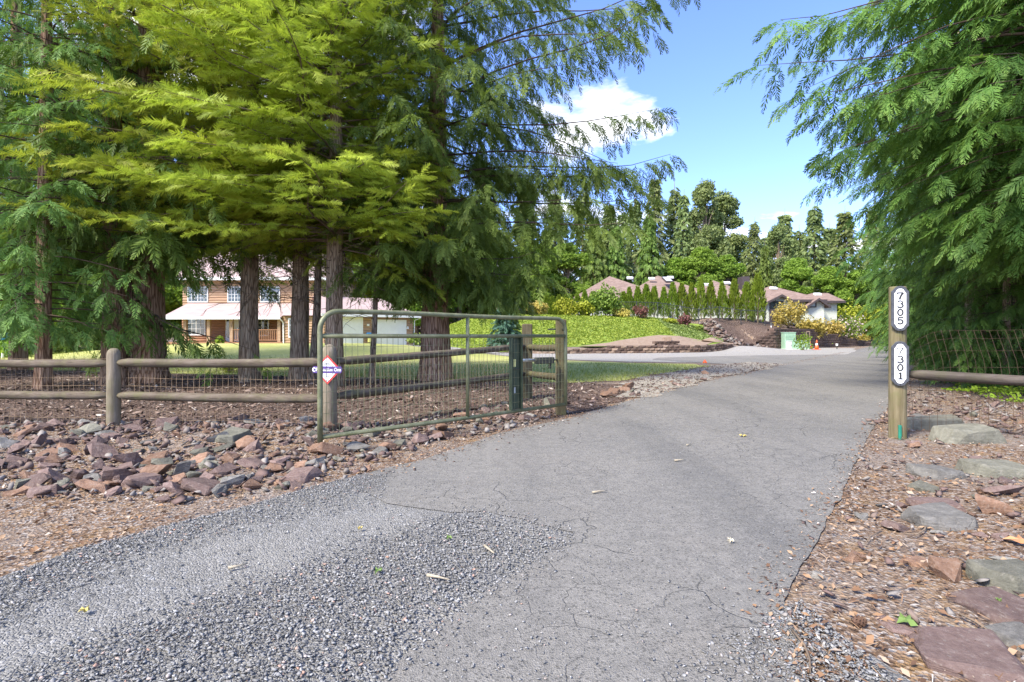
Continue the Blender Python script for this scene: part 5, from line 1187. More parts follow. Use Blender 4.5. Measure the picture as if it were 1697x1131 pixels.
# ------------------------------------------------------------------ block walls
BLK = {}
def block_mesh(L, D, H, seed):
    k = (L, D, H, seed)
    if k not in BLK:
        r = random.Random(seed); bm = bmesh.new(); bmesh.ops.create_cube(bm, size=1.0)
        for v in bm.verts: v.co = Vector((v.co.x * L, v.co.y * D, v.co.z * H + H / 2))
        f = [q for q in bm.faces if q.normal.y < -0.9]
        res = bmesh.ops.poke(bm, faces=f)
        for v in res['verts']: v.co.y -= 0.035 + r.uniform(0, .03); v.co.x += r.uniform(-.08, .08); v.co.z += r.uniform(-.03, .03)
        bmesh.ops.bevel(bm, geom=[e for e in bm.edges if e.calc_length() > 0.15 and e.is_manifold and e.calc_face_angle(0) > 1.0], offset=0.012, segments=1, affect='EDGES')
        me = bpy.data.meshes.new('block'); bm.to_mesh(me); bm.free(); BLK[k] = me
    return BLK[k]
def block_wall(parent, path, zfun, hfun, L, D, H, mats, seed=1, bottom=0.0):
    r = random.Random(seed); org = ORG[parent.name]
    seg = [(Vector(a), Vector(b)) for a, b in zip(path[:-1], path[1:])]; tot = sum((b - a).length for a, b in seg)
    def at_(s):
        for a, b in seg:
            l = (b - a).length
            if s <= l: return a.lerp(b, s / l), math.atan2((b - a).y, (b - a).x)
            s -= l
        a, b = seg[-1]; return b, math.atan2((b - a).y, (b - a).x)
    c = 0; n = 0
    while True:
        s = L * (0.5 if c % 2 == 0 else 0.02); any_ = False
        while s < tot:
            p, an = at_(s); hh = hfun(p.x)
            if (c + 0.55) * H < hh:
                any_ = True; me = block_mesh(L - 0.012, D, H - 0.010, r.randrange(4))
                mt = r.choice(mats); key = (me.name, mt.name)
                if key not in BLK:
                    q = me.copy(); q.materials.append(mt); BLK[key] = q
                o = bpy.data.objects.new('block', BLK[key]); col.objects.link(o); o.parent = parent
                o.location = Vector((p.x, p.y, zfun(p.x, p.y) + bottom + c * H)) - org + Vector((-math.sin(an), math.cos(an), 0)) * (c * 0.02 + r.uniform(-.012, .012)); o.rotation_euler = (0, 0, an + r.uniform(-.02, .02)); n += 1
            s += L
        c += 1
        if not any_ or c > 14: break
    return n
lw = thing('low_block_wall', (8, 36.3, 0), 'low tan and brown concrete block wall at the foot of the bank', 'wall')
block_wall(lw, [(-0.2, 36.4), (0.5, 36.1), (3.7, 35.5), (9.5, 36.8), (13.5, 38.3), (16.0, 40.6), (17.5, 42.2)], lambda x, y: tz(x, y - .3) - .02, lambda x: float(np.interp(x, [0, 6.5, 6.8, 13, 14, 17.5], [.36, .36, .52, .52, .62, .42])), .46, .32, .19, [M['block'], M['block_tan'], M['block']], 1)
uw = thing('upper_block_pile', (XP(1105, 39.2), 39.2, tz(XP(1105, 39.2), 39.2)), 'short stack of dark blocks on the bare soil behind the low wall', 'blocks')
block_wall(uw, [(XP(1087, 38.6), 38.6), (XP(1124, 39.6), 39.6)], lambda x, y: tz(x, y) - .02, lambda x: .44, .40, .32, .19, [M['block']], 2)
pb = thing('pale_block', (XP(1105, 41.5), 41.5, tz(XP(1105, 41.5), 41.5)), 'single pale concrete block standing on the bare soil above the dark stack', 'block')
MB().box(pb.location.x - .32, pb.location.x + .32, 41.3, 41.7, pb.location.z - .05, pb.location.z + .34).build('body', M['block_tan'], pb, False, .03)
pb2 = thing('pale_boulder', (XP(1180, 42.6), 42.6, tz(XP(1180, 42.6), 42.6)), 'pale boulder heap at the end of the low wall', 'boulder')
rw = thing('retaining_wall', (30, 52, 0), 'tall curving dark brown block retaining wall along the drive', 'wall')
block_wall(rw, [(21.6, 46.6), (23.2, 47.2), (25.4, 49.1), (43, 64.2), (46.5, 67.4)], lambda x, y: tz(x + .35, y - .45) - .03, lambda x: float(wall_h(x)) * (0.75 if x < 22.6 else 1) + .03, .66, .45, .24, [M['block']], 3)

# ------------------------------------------------------------------ things by the retaining wall
def cone(px, pyb, hpx, label):
    x, y = G(px, pyb); h = hpx / FPX * y; o = thing('traffic_cone', (x, y, tz(x, y) + .012), label, 'traffic cone'); z = o.location.z
    MB().box(x - h * .27, x + h * .27, y - h * .27, y + h * .27, z, z + h * .05).build('base', M['cone_orange'], o, False, h * .015)
    def rr(t): return h * (.21 - .17 * t)
    for nm, a, b, m in (('body', .05, .42, 'cone_orange'), ('white_band', .42, .66, 'white'), ('tip', .66, 1.0, 'cone_orange')):
        MB().tube([(x, y, z + h * a), (x, y, z + h * b)], [rr(a), rr(b)], 14, True).build(nm, M[m], o, True)
cone(1353.5, 580, 16, 'orange traffic cone with a white band in front of the retaining wall'); cone(1342.5, 579.5, 14, 'orange traffic cone half hidden by the shrub at the utility boxes')
def ubox(name, px0, px1, pyt, pyb, label, mat, louvers, dep=.7, Y=None):
    x0, y = G(px0, pyb); x1 = XP(px1, y); z0 = tz(x0, y) + .0; h = (pyb - pyt) / FPX * y; o = thing(name, ((x0 + x1) / 2, y + dep / 2, z0), label, 'utility box')
    MB().box(x0, x1, y, y + dep, z0 - .05, z0 + h * .95).build('cabinet', mat, o, False, .02); MB().box(x0 - .03, x1 + .03, y - .03, y + dep + .03, z0 + h * .952, z0 + h).build('lid', mat, o, False, .02)
    MB().box(x0 - .06, x1 + .06, y - .06, y + dep + .06, z0 - .05, z0 + .06).build('plinth', M['box_pale'], o)
    for i in range(louvers): MB().box(x0 + .08, x1 - .08, y - .022, y - .002, z0 + h * (.22 + .66 * i / louvers), z0 + h * (.22 + .66 * (i + .62) / louvers)).build('louver', mat, o)
    MB().tube([(x1 - .1, y - .05, z0 + h * .5), (x1 - .1, y, z0 + h * .5)], .03, 6).build('lock', M['steel'], o)
ubox('utility_cabinet', 1301, 1319, 551, 579.5, 'tall pale green louvred utility cabinet before the retaining wall', M['box_green'], 7)
ubox('pedestal_box', 1305, 1313, 565, 580.5, 'small grey pedestal box standing before the tall green cabinet', M['box_pale'], 0, .3)
ubox('utility_box', 1319.5, 1343, 565, 579.8, 'low wide pale green utility box beside the tall cabinet', M['box_green'], 0)
shrub('young_shrub', 1331, 580.5, 43.5, 30, 30, M['weed'], 'thin yellow-green young shrub growing around the low utility box', 420, .15, 7, 230)
x, y = G(1350, 580); fr = thing('marker_stand', (x, y + 1.0, 0), 'narrow white marker stand behind the traffic cones', 'marker'); w = .14
mbf = MB(); z1 = ZP(549, y + 1)
for s in (-1, 1): MB().box(x + s * w - .03, x + s * w + .03, y + 1, y + 1.06, 0, z1).build('upright', M['block_tan'], fr)
MB().box(x - w + .03, x + w - .03, y + 1.002, y + 1.058, z1 - .07, z1 - .002).build('crossbar', M['block_tan'], fr)
x, y = G(1387, 579); lt = thing('path_light', (x, y, 0), 'small white path light at the foot of the retaining wall', 'lamp'); MB().tube([(x, y, 0), (x, y, .3)], .04, 8).build('stem', M['dark_metal'], lt); MB().tube([(x, y, .3), (x, y, .5)], [.09, .11], 10).build('lamp_shade', M['white'], lt)
Y = 51.0; x = XP(1278, Y); z = tz(x, Y); lt = thing('path_light', (x, Y, z), 'dark-capped path light beside the large golden shrub', 'lamp'); MB().tube([(x, Y, z - .05), (x, Y, z + .35)], .05, 8).build('stem', M['white'], lt); MB().tube([(x, Y, z + .35), (x, Y, z + .55)], [.16, .05], 10).build('cap', M['dark_metal'], lt)
x, y = G(1168, 602.5); fl = thing('marker_flag', (x, y, 0), 'tiny orange marker flag at the tip of the lawn', 'flag'); MB().tube([(x, y, -.02), (x, y, .19)], .006, 5).build('stake', M['steel'], fl)
MB().add([(x - .0, y, .19), (x - .10, y + .01, .02), (x + .10, y - .01, .02), (x, y + .02, .1)], [(0, 1, 3), (0, 3, 2), (1, 2, 3), (0, 2, 1)]).build('flag', M['cone_orange'], fl)
x, y = G(6, 592); y = 25.0; x = XP(4, y); z = tz(x, y); gt_ = thing('garden_toy', (x, y, z), 'small blue and white garden toy beside the yellow-green shrub', 'toy')
MB().tube([(x, y, z), (x + .05, y, z + .9)], .05, 8).build('stand', M['white'], gt_); MB().tube([(x + .05, y, z + .85), (x + .1, y, z + 1.1), (x + .12, y, z + 1.25)], [.2, .24, .06], 10).build('head', M['blue'], gt_)
MB().tube([(x + .5, y, z), (x + .25, y, z + .75)], .04, 6).build('slide_rail', M['yellow'], gt_)

# ------------------------------------------------------------------ rail fence, gate and address post
def post_round(parent, x, y, z0, z1, r, mat, dome=0.06, seed=0, name='post', n=18):
    rr = random.Random(seed); prof = [(z0 - .15, 1.03), (z0 + .1, 1.02), (z0 + (z1 - z0) * .5, 1.0), (z1 - dome * 1.6, .985), (z1 - dome, .96), (z1 - dome * .45, .80), (z1 - dome * .12, .5), (z1, .08)]
    vs = []; fs = []
    for k, (z, q) in enumerate(prof):
        for j in range(n):
            a = 2 * math.pi * j / n; w = 1 + .035 * mnoise.noise(Vector((math.cos(a) * 1.6, math.sin(a) * 1.6, z * 2 + seed)))
            vs.append((x + r * q * w * math.cos(a), y + r * q * w * math.sin(a), z))
    for k in range(len(prof) - 1):
        for j in range(n): fs.append((k * n + j, k * n + (j + 1) % n, (k + 1) * n + (j + 1) % n, (k + 1) * n + j))
    fs.append(tuple((len(prof) - 1) * n + j for j in range(n)))
    return MB().add(vs, fs).build(name, mat, parent, True)
def rail(parent, a, b, r, mat, seed=0, neck=.12, name='rail'):
    """round rail with pared-down ends; built along local x so that its grain runs along it"""
    a, b = Vector(a), Vector(b); L = (b - a).length; rr = random.Random(seed); n = 14; K = 18; vs = []; fs = []
    for k in range(K + 1):
        s = k / K; d = min(s, 1 - s) * L; q = .55 + .45 * min(1, d / neck) if d < neck else 1
        sag = -.012 * math.sin(math.pi * s)
        for j in range(n):
            an = 2 * math.pi * j / n; w = 1 + .06 * mnoise.noise(Vector((s * L * 1.3 + seed * 7, math.cos(an), math.sin(an))))
            vs.append((s * L, r * q * w * math.cos(an), r * q * w * math.sin(an) + sag))
    for k in range(K):
        for j in range(n): fs.append((k * n + j, k * n + (j + 1) % n, (k + 1) * n + (j + 1) % n, (k + 1) * n + j))
    fs += [tuple(range(n - 1, -1, -1)), tuple(K * n + j for j in range(n))]
    me = bpy.data.meshes.new(name); me.from_pydata(vs, [], fs); o = link_mesh(name, me, mat, parent, True)
    o.location = a - ORG[parent.name]; d = (b - a).normalized(); o.rotation_euler = d.to_track_quat('X', 'Z').to_euler(); return o
rf = thing('rail_fence', (-3.5, 6.6, 0), 'weathered two-rail wooden fence with wire netting below the conifers', 'fence')
A0, A1, A2, A3, A4 = FENCE_L
A4 = Vector((XP(929.5, 8.1), 8.1, 0)); PO = {}
post_round(rf, A0.x, A0.y, 0, 1.04, .08, M['wood_z'], .07, 1); post_round(rf, A1.x, A1.y, tz(A1.x, A1.y) - .02, 1.045, .078, M['wood_z'], .07, 2); post_round(rf, A2.x, A2.y, tz(A2.x, A2.y) - .02, 1.10, .092, M['wood_z'], .10, 3)
for p, zt, w in ((A3, 1.43, .10),):
    MB().box(p.x - w, p.x + w, p.y - w, p.y + w, -.2, zt).build('post', M['wood_dark'], rf, False, .02)
def fence_z(p): return max(0, tz(p.x, p.y) * .3)
for k, (a, b, z1, z2, r1) in enumerate([(A0, A1, .85, .44, .054), (A1, A2, .86, .44, .056), (A2, A3, .885, .46, .054)]):
    d = (b - a).normalized(); f = .05
    o1 = rail(rf, a + d * f + Vector((0, 0, z1)), b - d * f + Vector((0, 0, z1 + (.02 if k else 0) + (.10 if k == 2 else 0))), r1, M['wood_x'], k * 3 + 1); rail(rf, a + d * f + Vector((0, 0, z2)), b - d * f + Vector((0, 0, z2 + (.02 if k == 2 else 0))), r1, M['wood_x'], k * 3 + 2)
d = (A4 - A3).normalized()
for za, zb in ((.99, 1.02), (.49, .57)): rail(rf, A3 + d * .11 + Vector((0, 0, za)), A4 - d * .09 + Vector((0, 0, zb)), .055, M['wood_dark'], int(za * 10), .02, 'short_rail')
def netting(parent, a, b, z0, z1, dx, zs, w, mat, back=.06, ztop=None, lean=0.0, name='wire_netting'):
    d = (b - a).normalized(); nrm = Vector((-d.y, d.x, 0)); L = (b - a).length; mb = MB(); n = int(L / dx); r = random.Random(5)
    def q(s, z): zt = z1 if ztop is None else ztop(s); zz = z0 + (zt - z0) * z; p = a + d * s + nrm * (back + lean * z * z * z + .012 * math.sin(s * 3.1 + z * 4)); return Vector((p.x, p.y, zz + .006 * math.sin(s * 5)))
    for i in range(n + 1):
        s = L * i / n + r.uniform(-.008, .008); mb.tube([q(s, z) for z in (0, .35, .7, 1)], w, 4, False)
    for z in zs: mb.tube([q(L * k / 14, z) for k in range(15)], w, 4, False)
    return tag(mb.build(name, mat, parent), kind='stuff')
zs = [0, .12, .24, .36, .48, .6, .72, .84, 1]
netting(rf, A0, A1, .03, .90, .075, zs, .0021, M['wire_left']); netting(rf, A1, A2, .03, .90, .075, zs, .0021, M['wire_left']); netting(rf, A2, A3, .03, .9, .085, zs, .0021, M['wire_left'])
# alarm sign on the fence post beside the gate
sy = A2.y - .12; sx = XP(542.5, sy); sz = ZP(613, sy)
asn = thing('alarm_sign', (sx, sy, sz), 'red-edged white diamond alarm sign with a purple band on the fence post', 'sign'); ms = Matrix.Translation((sx, sy, sz)) @ Matrix.Rotation(R(-10), 4, 'Z')
h_ = .175
MB().prism([(0, -h_), (h_, 0), (0, h_), (-h_, 0)], ms, 0, .006).build('red_border', M['red'], asn)
k2 = h_ * .84; MB().prism([(0, -k2), (k2, 0), (0, k2), (-k2, 0)], ms, -.003, -.0002).build('face', M['sign_white'], asn)
bw, bh = .19, .040; out = [(bw * sx_ - (0.012 if i else 0), 0) for i, sx_ in enumerate([])]
band = []
for cxx, a0 in ((bw - bh * .5, -90), (-(bw - bh * .5), 90)):
    for i in range(7): a = R(a0 + i * 30); band.append((cxx + bh * .5 * math.cos(a), bh * math.sin(a)))
bnd = MB().prism(band, ms, -.007, -.0032).build('band', M['purple'], asn)
def text_mesh(txt, size, m, mat, name, parent, bold=0.0, ext=.0015, sx_=1.0):
    cu = bpy.data.curves.new('t', 'FONT'); cu.body = txt; cu.size = size; cu.align_x = 'CENTER'; cu.align_y = 'CENTER'; cu.extrude = ext; cu.offset = bold
    ob = bpy.data.objects.new('t', cu); col.objects.link(ob); dg = bpy.context.evaluated_depsgraph_get(); me = bpy.data.meshes.new_from_object(ob.evaluated_get(dg)); bpy.data.objects.remove(ob); bpy.data.curves.remove(cu)
    mm = Matrix.Translation(-ORG[parent.name]) @ m @ Matrix.Rotation(R(90), 4, 'X') @ Matrix.Diagonal((sx_, 1, 1, 1)); me.transform(mm); me.name = name; me.materials.clear()
    return link_mesh(name, me, mat, parent)
text_mesh('Protection One', .058, ms @ Matrix.Translation((.02, -.0085, 0)), M['sign_white'], 'lettering', bnd, .0012, sx_=.86)
MB().tube([ms @ Vector((-.165, -.0075, 0)), ms @ Vector((-.165, -.0095, 0))], .026, 14).build('emblem', M['sign_white'], bnd); MB().tube([ms @ Vector((-.160, -.0096, 0)), ms @ Vector((-.160, -.011, 0))], .015, 12).build('emblem_core', M['purple'], bnd)
for i, (zz, w) in enumerate(((.075, .035), (.06, .05), (-.062, .05), (-.078, .03))): MB().box(-w, w, -.0045, -.0031, zz - .003, zz + .003, ms).build('print_line', M['sign_dark'], asn)
# gate
E, H = Vector((-1.93, 5.34, 0)), Vector((.80, 7.94, 0)); gd_ = (H - E); GLn = gd_.length; gu = gd_.normalized(); gn = Vector((-gu.y, gu.x, 0))
gate = thing('farm_gate', (E + H) / 2, 'open green tubular farm gate with wire mesh, swung back against the rock bank', 'gate')
def gp_(s, z, o=0.0): p = E + gu * s + gn * o; return Vector((p.x, p.y, z))
zb, zm, ztp, cr, tr_ = .18, 1.2, 1.452, .19, .0245
fp = [gp_(0, .13)] + [gp_(0, .5), gp_(0, .9)] + [gp_(cr - cr * math.cos(R(a)), ztp - cr + cr * math.sin(R(a))) for a in range(0, 91, 15)] + [gp_(s, ztp + .006 * math.sin(s * 2)) for s in np.linspace(cr + .2, GLn - cr - .2, 8)] + [gp_(GLn - cr + cr * math.sin(R(a)), ztp - cr + cr * math.cos(R(a))) for a in range(0, 91, 15)] + [gp_(GLn, .8), gp_(GLn, .16)]
MB().tube(fp, tr_ * 1.1, 12).build('frame', M['gate'], gate, True)
MB().tube([gp_(.02, zm), gp_(GLn / 2, zm - .004), gp_(GLn - .02, zm)], tr_, 12).build('middle_rail', M['gate'], gate, True)
MB().tube([gp_(.02, zb), gp_(GLn / 2, zb - .006), gp_(GLn - .02, zb)], tr_, 12).build('bottom_rail', M['gate'], gate, True)
s_ = GLn * .5035; MB().tube([gp_(s_, zb), gp_(s_, ztp)], tr_ * .95, 12).build('stile', M['gate'], gate, True)
mb = MB(); n = 54
for i in range(1, n): s = GLn * i / n; mb.tube([gp_(s, zb, .012), gp_(s + .004 * math.sin(i * 1.7), zm, .012)], .0027, 4, False)
for i in range(1, 9): z = zb + (zm - zb) * i / 9; mb.tube([gp_(0.02 + (GLn - .04) * k / 8, z + .004 * math.sin(k * 2 + i), .010) for k in range(9)], .0027, 4, False)
tag(mb.build('wire_mesh', M['gate_wire'], gate), kind='stuff')
sp = GLn * .7265; mP2 = Matrix.Translation(gp_(sp, 0, .03)) @ Matrix.Rotation(math.atan2(gu.y, gu.x), 4, 'Z')
cp = MB(); cp.box(-.105, .105, -.012, .0, zb + .02, zm - .02, mP2); cp.box(-.105, -.085, -.06, -.0121, zb + .02, zm - .02, mP2); cp.box(.085, .105, -.06, -.0121, zb + .02, zm - .02, mP2)
cpo = cp.build('channel_plate', M['gate_plate'], gate)
MB().box(-.03, .01, -.018, -.013, .78, .88, mP2).build('sticker', M['yellow'], cpo); MB().box(-.09, .08, -.03, -.0125, .745, .757, mP2).build('bracket', M['dark_metal'], cpo); MB().box(-.02, .0, -.017, -.0125, .42, .5, mP2).build('label', M['sign_white'], cpo)
r0 = gp_(sp + .10, .86, .06); r1 = Vector((XP(889, 7.75), 7.75, .845)); r2_ = Vector((XP(917, 7.9), 7.9, .84))
MB().tube([r0, r1], .023, 10).build('opener_rod', M['steel'], gate, True)
an = math.atan2((r2_ - r1).y, (r2_ - r1).x); mO = Matrix.Translation(r1) @ Matrix.Rotation(an, 4, 'Z'); Lo = (r2_ - r1).length
ob_ = MB().box(-.02, Lo, -.04, .04, -.055, .04, mO).build('opener_motor', M['dark_metal'], gate, False, .01); MB().box(Lo * .75, Lo * .75 + .025, -.02, .02, -.13, -.056, mO).build('cable_boss', M['dark_metal'], ob_); MB().tube([r2_, Vector((A4.x - .06, A4.y - .06, .84))], .012, 6).build('opener_pin', M['dark_metal'], gate)
for z in (.3, 1.3): MB().tube([gp_(GLn - .01, z), Vector((A4.x + .02, A4.y - .08, z))], .018, 8).build('hinge', M['dark_metal'], gate)
hp_ = thing('gate_post', (A4.x, A4.y, 0), 'dark squared timber post carrying the gate hinges', 'post'); w = .078
MB().box(A4.x - w, A4.x + w, A4.y - w, A4.y + w, -.2, 1.45).build('timber', M['wood_dark'], hp_, False, .012)
MB().tube([(A4.x - .2, A4.y - .03, 1.3), (A4.x - .07, A4.y - .03, 1.3)], .012, 6).build('bolt', M['dark_metal'], hp_)
# address post on the right
SX, SY = XP(1487.5, 6.25), 6.25
ap = thing('address_post', (SX, SY, 0), 'round wooden post carrying two black-framed number plates beside the drive', 'post'); pr = .09
MB().add(*(lambda n: ([(SX + pr * q * math.cos(2 * math.pi * j / n), SY + pr * q * math.sin(2 * math.pi * j / n), z) for z, q in ((-.2, 1.03), (.4, 1.01), (1.2, .98), (1.765, .97), (1.778, .93)) for j in range(n)],
                       [(k * n + j, k * n + (j + 1) % n, (k + 1) * n + (j + 1) % n, (k + 1) * n + j) for k in range(4) for j in range(n)] + [tuple(4 * n + j for j in range(n))]))(26)).build('timber', M['wood_sign'], ap, True)
ang = -R(24); dirv = Vector((math.sin(ang), -math.cos(ang), 0))
tu = Matrix.Translation(Vector((SX, SY, 0)) + dirv * (pr + .002)) @ Matrix.Rotation(ang, 4, 'Z')
MB().tube([tu @ Vector((.0, -.016, -.02)), tu @ Vector((.0, -.016, .165))], .018, 8).build('conduit', M['teal'], ap)
def arc(cx, cz, rx, rz, a0, a1, n=12): return [(cx + rx * math.cos(R(a0 + (a1 - a0) * i / n)), cz + rz * math.sin(R(a0 + (a1 - a0) * i / n))) for i in range(n + 1)]
GLYPH = {'7': [([(-.34, .24), (-.36, .5)], .10), ([(-.38, .44), (.36, .44)], .13), ([(.36, .46), (.10, .08), (-.02, -.2), (-.08, -.52)], .17)],
         '3': [(arc(-.02, .24, .28, .23, 165, -80), .12), (arc(-.02, -.20, .34, .29, 85, -160), .15)],
         '0': [(arc(0, 0, .30, .44, 0, 360, 22), .15)],
         '5': [([(-.24, .44), (.34, .44)], .15), ([(-.22, .46), (-.26, .02)], .11), (arc(-.02, -.16, .32, .30, 140, -155), .15)],
         '1': [([(-.22, .30), (.02, .44)], .10), ([(.03, .5), (.03, -.42)], .18), ([(-.26, -.45), (.32, -.45)], .12)]}
def build_digit(ch, size, m, parent, thin):
    mb = MB()
    for si, (pts_, w) in enumerate(GLYPH[ch]):
        w = w * size * (.34 if thin else .66); q = [Vector((x * size, z * size)) for x, z in pts_]; n = len(q); closed = (q[0] - q[-1]).length < 1e-6; L = []; Rr = []
        for i in range(n):
            d = (q[(i + 1) if i < n - 1 else (1 if closed else i)] - q[(i - 1) if i else (n - 2 if closed else 0)]).normalized(); nn = Vector((-d.y, d.x)) * w; L.append(q[i] + nn); Rr.append(q[i] - nn)
        y = -.0004 * si; vs = [m @ Vector((p.x, y, p.y)) for p in L] + [m @ Vector((p.x, y, p.y)) for p in Rr]
        mb.add(vs, [(i, n + i, n + i + 1, i + 1) for i in range(n - 1)])
    return mb.build('digit', M['ink'], parent)
def plaque(py0, py1, txt, label):
    z0, z1 = ZP(py1, SY - .1), ZP(py0, SY - .1); zc = (z0 + z1) / 2; hh = (z1 - z0) / 2; w = .086; m = Matrix.Translation(Vector((SX, SY, zc)) + dirv * (pr + .006)) @ Matrix.Rotation(ang, 4, 'Z')
    o = thing('address_plaque', m.translation, label, 'sign')
    def outline(w, hh, s):
        q = []
        for sg in (1, -1):
            pts_ = [(w, hh - s * 1.0), (w * .80, hh - s * .72), (w * .52, hh - s * .18), (w * .26, hh - s * .02), (0, hh), (-w * .26, hh - s * .02), (-w * .52, hh - s * .18), (-w * .80, hh - s * .72), (-w, hh - s * 1.0)]
            q += [(a * sg, b * sg) for a, b in pts_]
        return q
    MB().prism(outline(w, hh, .062), m, -.022, .0).build('frame', M['sign_dark'], o, False, .004)
    MB().prism(outline(w * .66, hh * .885, .056), m, -.027, -.0225).build('panel', M['sign_white'], o)
    n = len(txt)
    for i, ch in enumerate(txt):
        zz = hh * .56 - i * hh * 1.10 / (n - 1) * 1.0
        mm = m @ Matrix.Translation((0, -.0285, zz)); thin = ch == '7' and label.startswith('lower')
        build_digit(ch, .080, mm, o, thin)
    for zz in (hh * .93, -hh * .93): MB().tube([m @ Vector((0, -.022, zz)), m @ Vector((0, -.025, zz))], .005, 8).build('screw', M['dark_metal'], o)
plaque(474.5, 549, '7305', 'upper number plate 7305 on the round post'); plaque(566, 640, '7301', 'lower number plate 7301 on the round post')
fr_ = thing('rail_fence', (6, 6.1, 0), 'dark round rail with rusty wire netting running from the number post', 'fence')
B0, B1 = Vector((SX + .02, SY + .02, 0)), Vector((7.6, 5.75, 0)); d = (B1 - B0).normalized()
rail(fr_, B0 + d * .09 + Vector((0, 0, .75)), B1 - d * .05 + Vector((0, 0, .63)), .060, M['rail_dark'], 77, .14); post_round(fr_, B1.x, B1.y, 0, 1.1, .085, M['wood_z'], .07, 9)
netting(fr_, B0 + d * .12, B1, .06, 1.25, .085, [0, .15, .32, .48, .64, .8, 0.92, 1], .0017, M['wire'], .09, lambda s: .85 + .42 * min(1, s / .5) ** .5, .25)

# ------------------------------------------------------------------ rocks
def rock_mesh(seed, k=13, flat=.6, rough=.05):
    r = random.Random(seed); bm = bmesh.new()
    for i in range(k):
        v = Vector((r.gauss(0, 1), r.gauss(0, 1), r.gauss(0, 1))).normalized(); v = Vector((v.x * r.uniform(.75, 1.1), v.y * r.uniform(.6, .95), v.z * flat * r.uniform(.75, 1.05)))
        v.z = max(-flat * .75, min(flat * .8, v.z)); bm.verts.new(v * .5)
    bmesh.ops.convex_hull(bm, input=bm.verts); bmesh.ops.delete(bm, geom=[v for v in bm.verts if not v.link_faces], context='VERTS')
    bmesh.ops.dissolve_limit(bm, angle_limit=R(9), verts=bm.verts, edges=bm.edges); bmesh.ops.triangulate(bm, faces=bm.faces)
    bmesh.ops.subdivide_edges(bm, edges=[e for e in bm.edges if e.calc_length() > .28], cuts=1, use_grid_fill=True); bmesh.ops.triangulate(bm, faces=bm.faces)
    for v in bm.verts: v.co += v.normal * rough * mnoise.noise(v.co * 5 + Vector((seed, 0, 0)))
    bmesh.ops.recalc_face_normals(bm, faces=bm.faces)
    me = bpy.data.meshes.new('rock'); bm.to_mesh(me); bm.free(); return me
def slab_mesh(seed):
    r = random.Random(seed); bm = bmesh.new(); sh = r.uniform(-.15, .15)
    for sx_ in (-1, 1):
        for sy_ in (-1, 1):
            for sz_ in (-1, 1):
                k = 1.0 if sz_ < 0 else r.uniform(.72, .95)
                bm.verts.new((sx_ * .48 * k * r.uniform(.72, 1.05) + sh * sy_ * .5, sy_ * .42 * k * r.uniform(.7, 1.1), sz_ * .17 * r.uniform(.7, 1.05)))
    for i in range(7): a = r.uniform(0, 6.28); bm.verts.new((.5 * math.cos(a), .44 * math.sin(a), r.uniform(-.17, .14)))
    bmesh.ops.convex_hull(bm, input=bm.verts); bmesh.ops.delete(bm, geom=[v for v in bm.verts if not v.link_faces], context='VERTS')
    bmesh.ops.dissolve_limit(bm, angle_limit=R(10), verts=bm.verts, edges=bm.edges)
    bmesh.ops.bevel(bm, geom=list(bm.edges), offset=.014, segments=1, affect='EDGES'); bmesh.ops.triangulate(bm, faces=bm.faces)
    bmesh.ops.subdivide_edges(bm, edges=[e for e in bm.edges if e.calc_length() > .2], cuts=1, use_grid_fill=True); bmesh.ops.triangulate(bm, faces=bm.faces)
    for v in bm.verts: v.co += Vector((0, 0, 1)) * .035 * mnoise.noise(v.co * 6 + Vector((seed, 0, 0))) + v.normal * .02 * mnoise.noise(v.co * 11 + Vector((seed, 5, 0)))
    bmesh.ops.recalc_face_normals(bm, faces=bm.faces); me = bpy.data.meshes.new('slab'); bm.to_mesh(me); bm.free(); return me
RM = [rock_mesh(300 + i, 11 + i % 5, .62) for i in range(9)]; SM = [slab_mesh(352 + i) for i in range(6)]; RMM = {}
def rock(name, mesh_i, mat, x, y, size, label, group, slab=False, rz=0, tilt=0.1, squash=(1, 1, 1), sink=.22, z=None, r=random):
    key = (slab, mesh_i, mat)
    if key not in RMM:
        q = (SM if slab else RM)[mesh_i].copy(); q.materials.append(M[mat]); RMM[key] = q
    o = bpy.data.objects.new(name, RMM[key]); col.objects.link(o); h = (.34 if slab else .62) * size * squash[2] * .5
    o.location = (x, y, (tz(x, y) if z is None else z) + h * (1 - 2 * sink)); o.rotation_euler = (r.uniform(-tilt, tilt), r.uniform(-tilt, tilt), rz); o.scale = tuple(size * q for q in squash)
    return tag(o, label, 'rock', group)
rk = random.Random(99)
CL = [('rock_purple', 'purple-brown', .50), ('rock_rust', 'rusty brown', .23), ('rock_grey', 'grey', .12), ('rock_olive', 'grey-green', .15)]
def pick():
    u = rk.random()
    for m, nm, p in CL:
        u -= p
        if u < 0: return m, nm
    return CL[0][:2]
placed = []
def try_put(px, py, smin, smax, where, grp, overlap=.50, slabp=.3):
    x, y = G(px, py); s = smin + (smax - smin) * rk.random() ** 1.8
    for (a, b, q) in placed:
        if (a - x) ** 2 + (b - y) ** 2 < ((q + s) * .5 * overlap) ** 2: return False
    placed.append((x, y, s)); m, nm = pick(); sl = rk.random() < slabp
    rock('rock', rk.randrange(6 if sl else 9), m, x, y, s, '%s angular rock %s' % (nm, where), '%s rocks %s' % (nm, grp), sl, rk.uniform(0, 6.28), .45, (1, rk.uniform(.75, 1.15), rk.uniform(.7, 1.1)), .24, r=rk); return True
n = 0; k = 0
while n < 140 and k < 6000:
    k += 1; px, py = rk.uniform(-20, 610), rk.uniform(704, 782)
    if px < 140 and py < 712: continue
    if try_put(px, py, .12, .38, 'in the rubble bank at the foot of the rail fence', 'at the foot of the rail fence'): n += 1
n = 0; k = 0
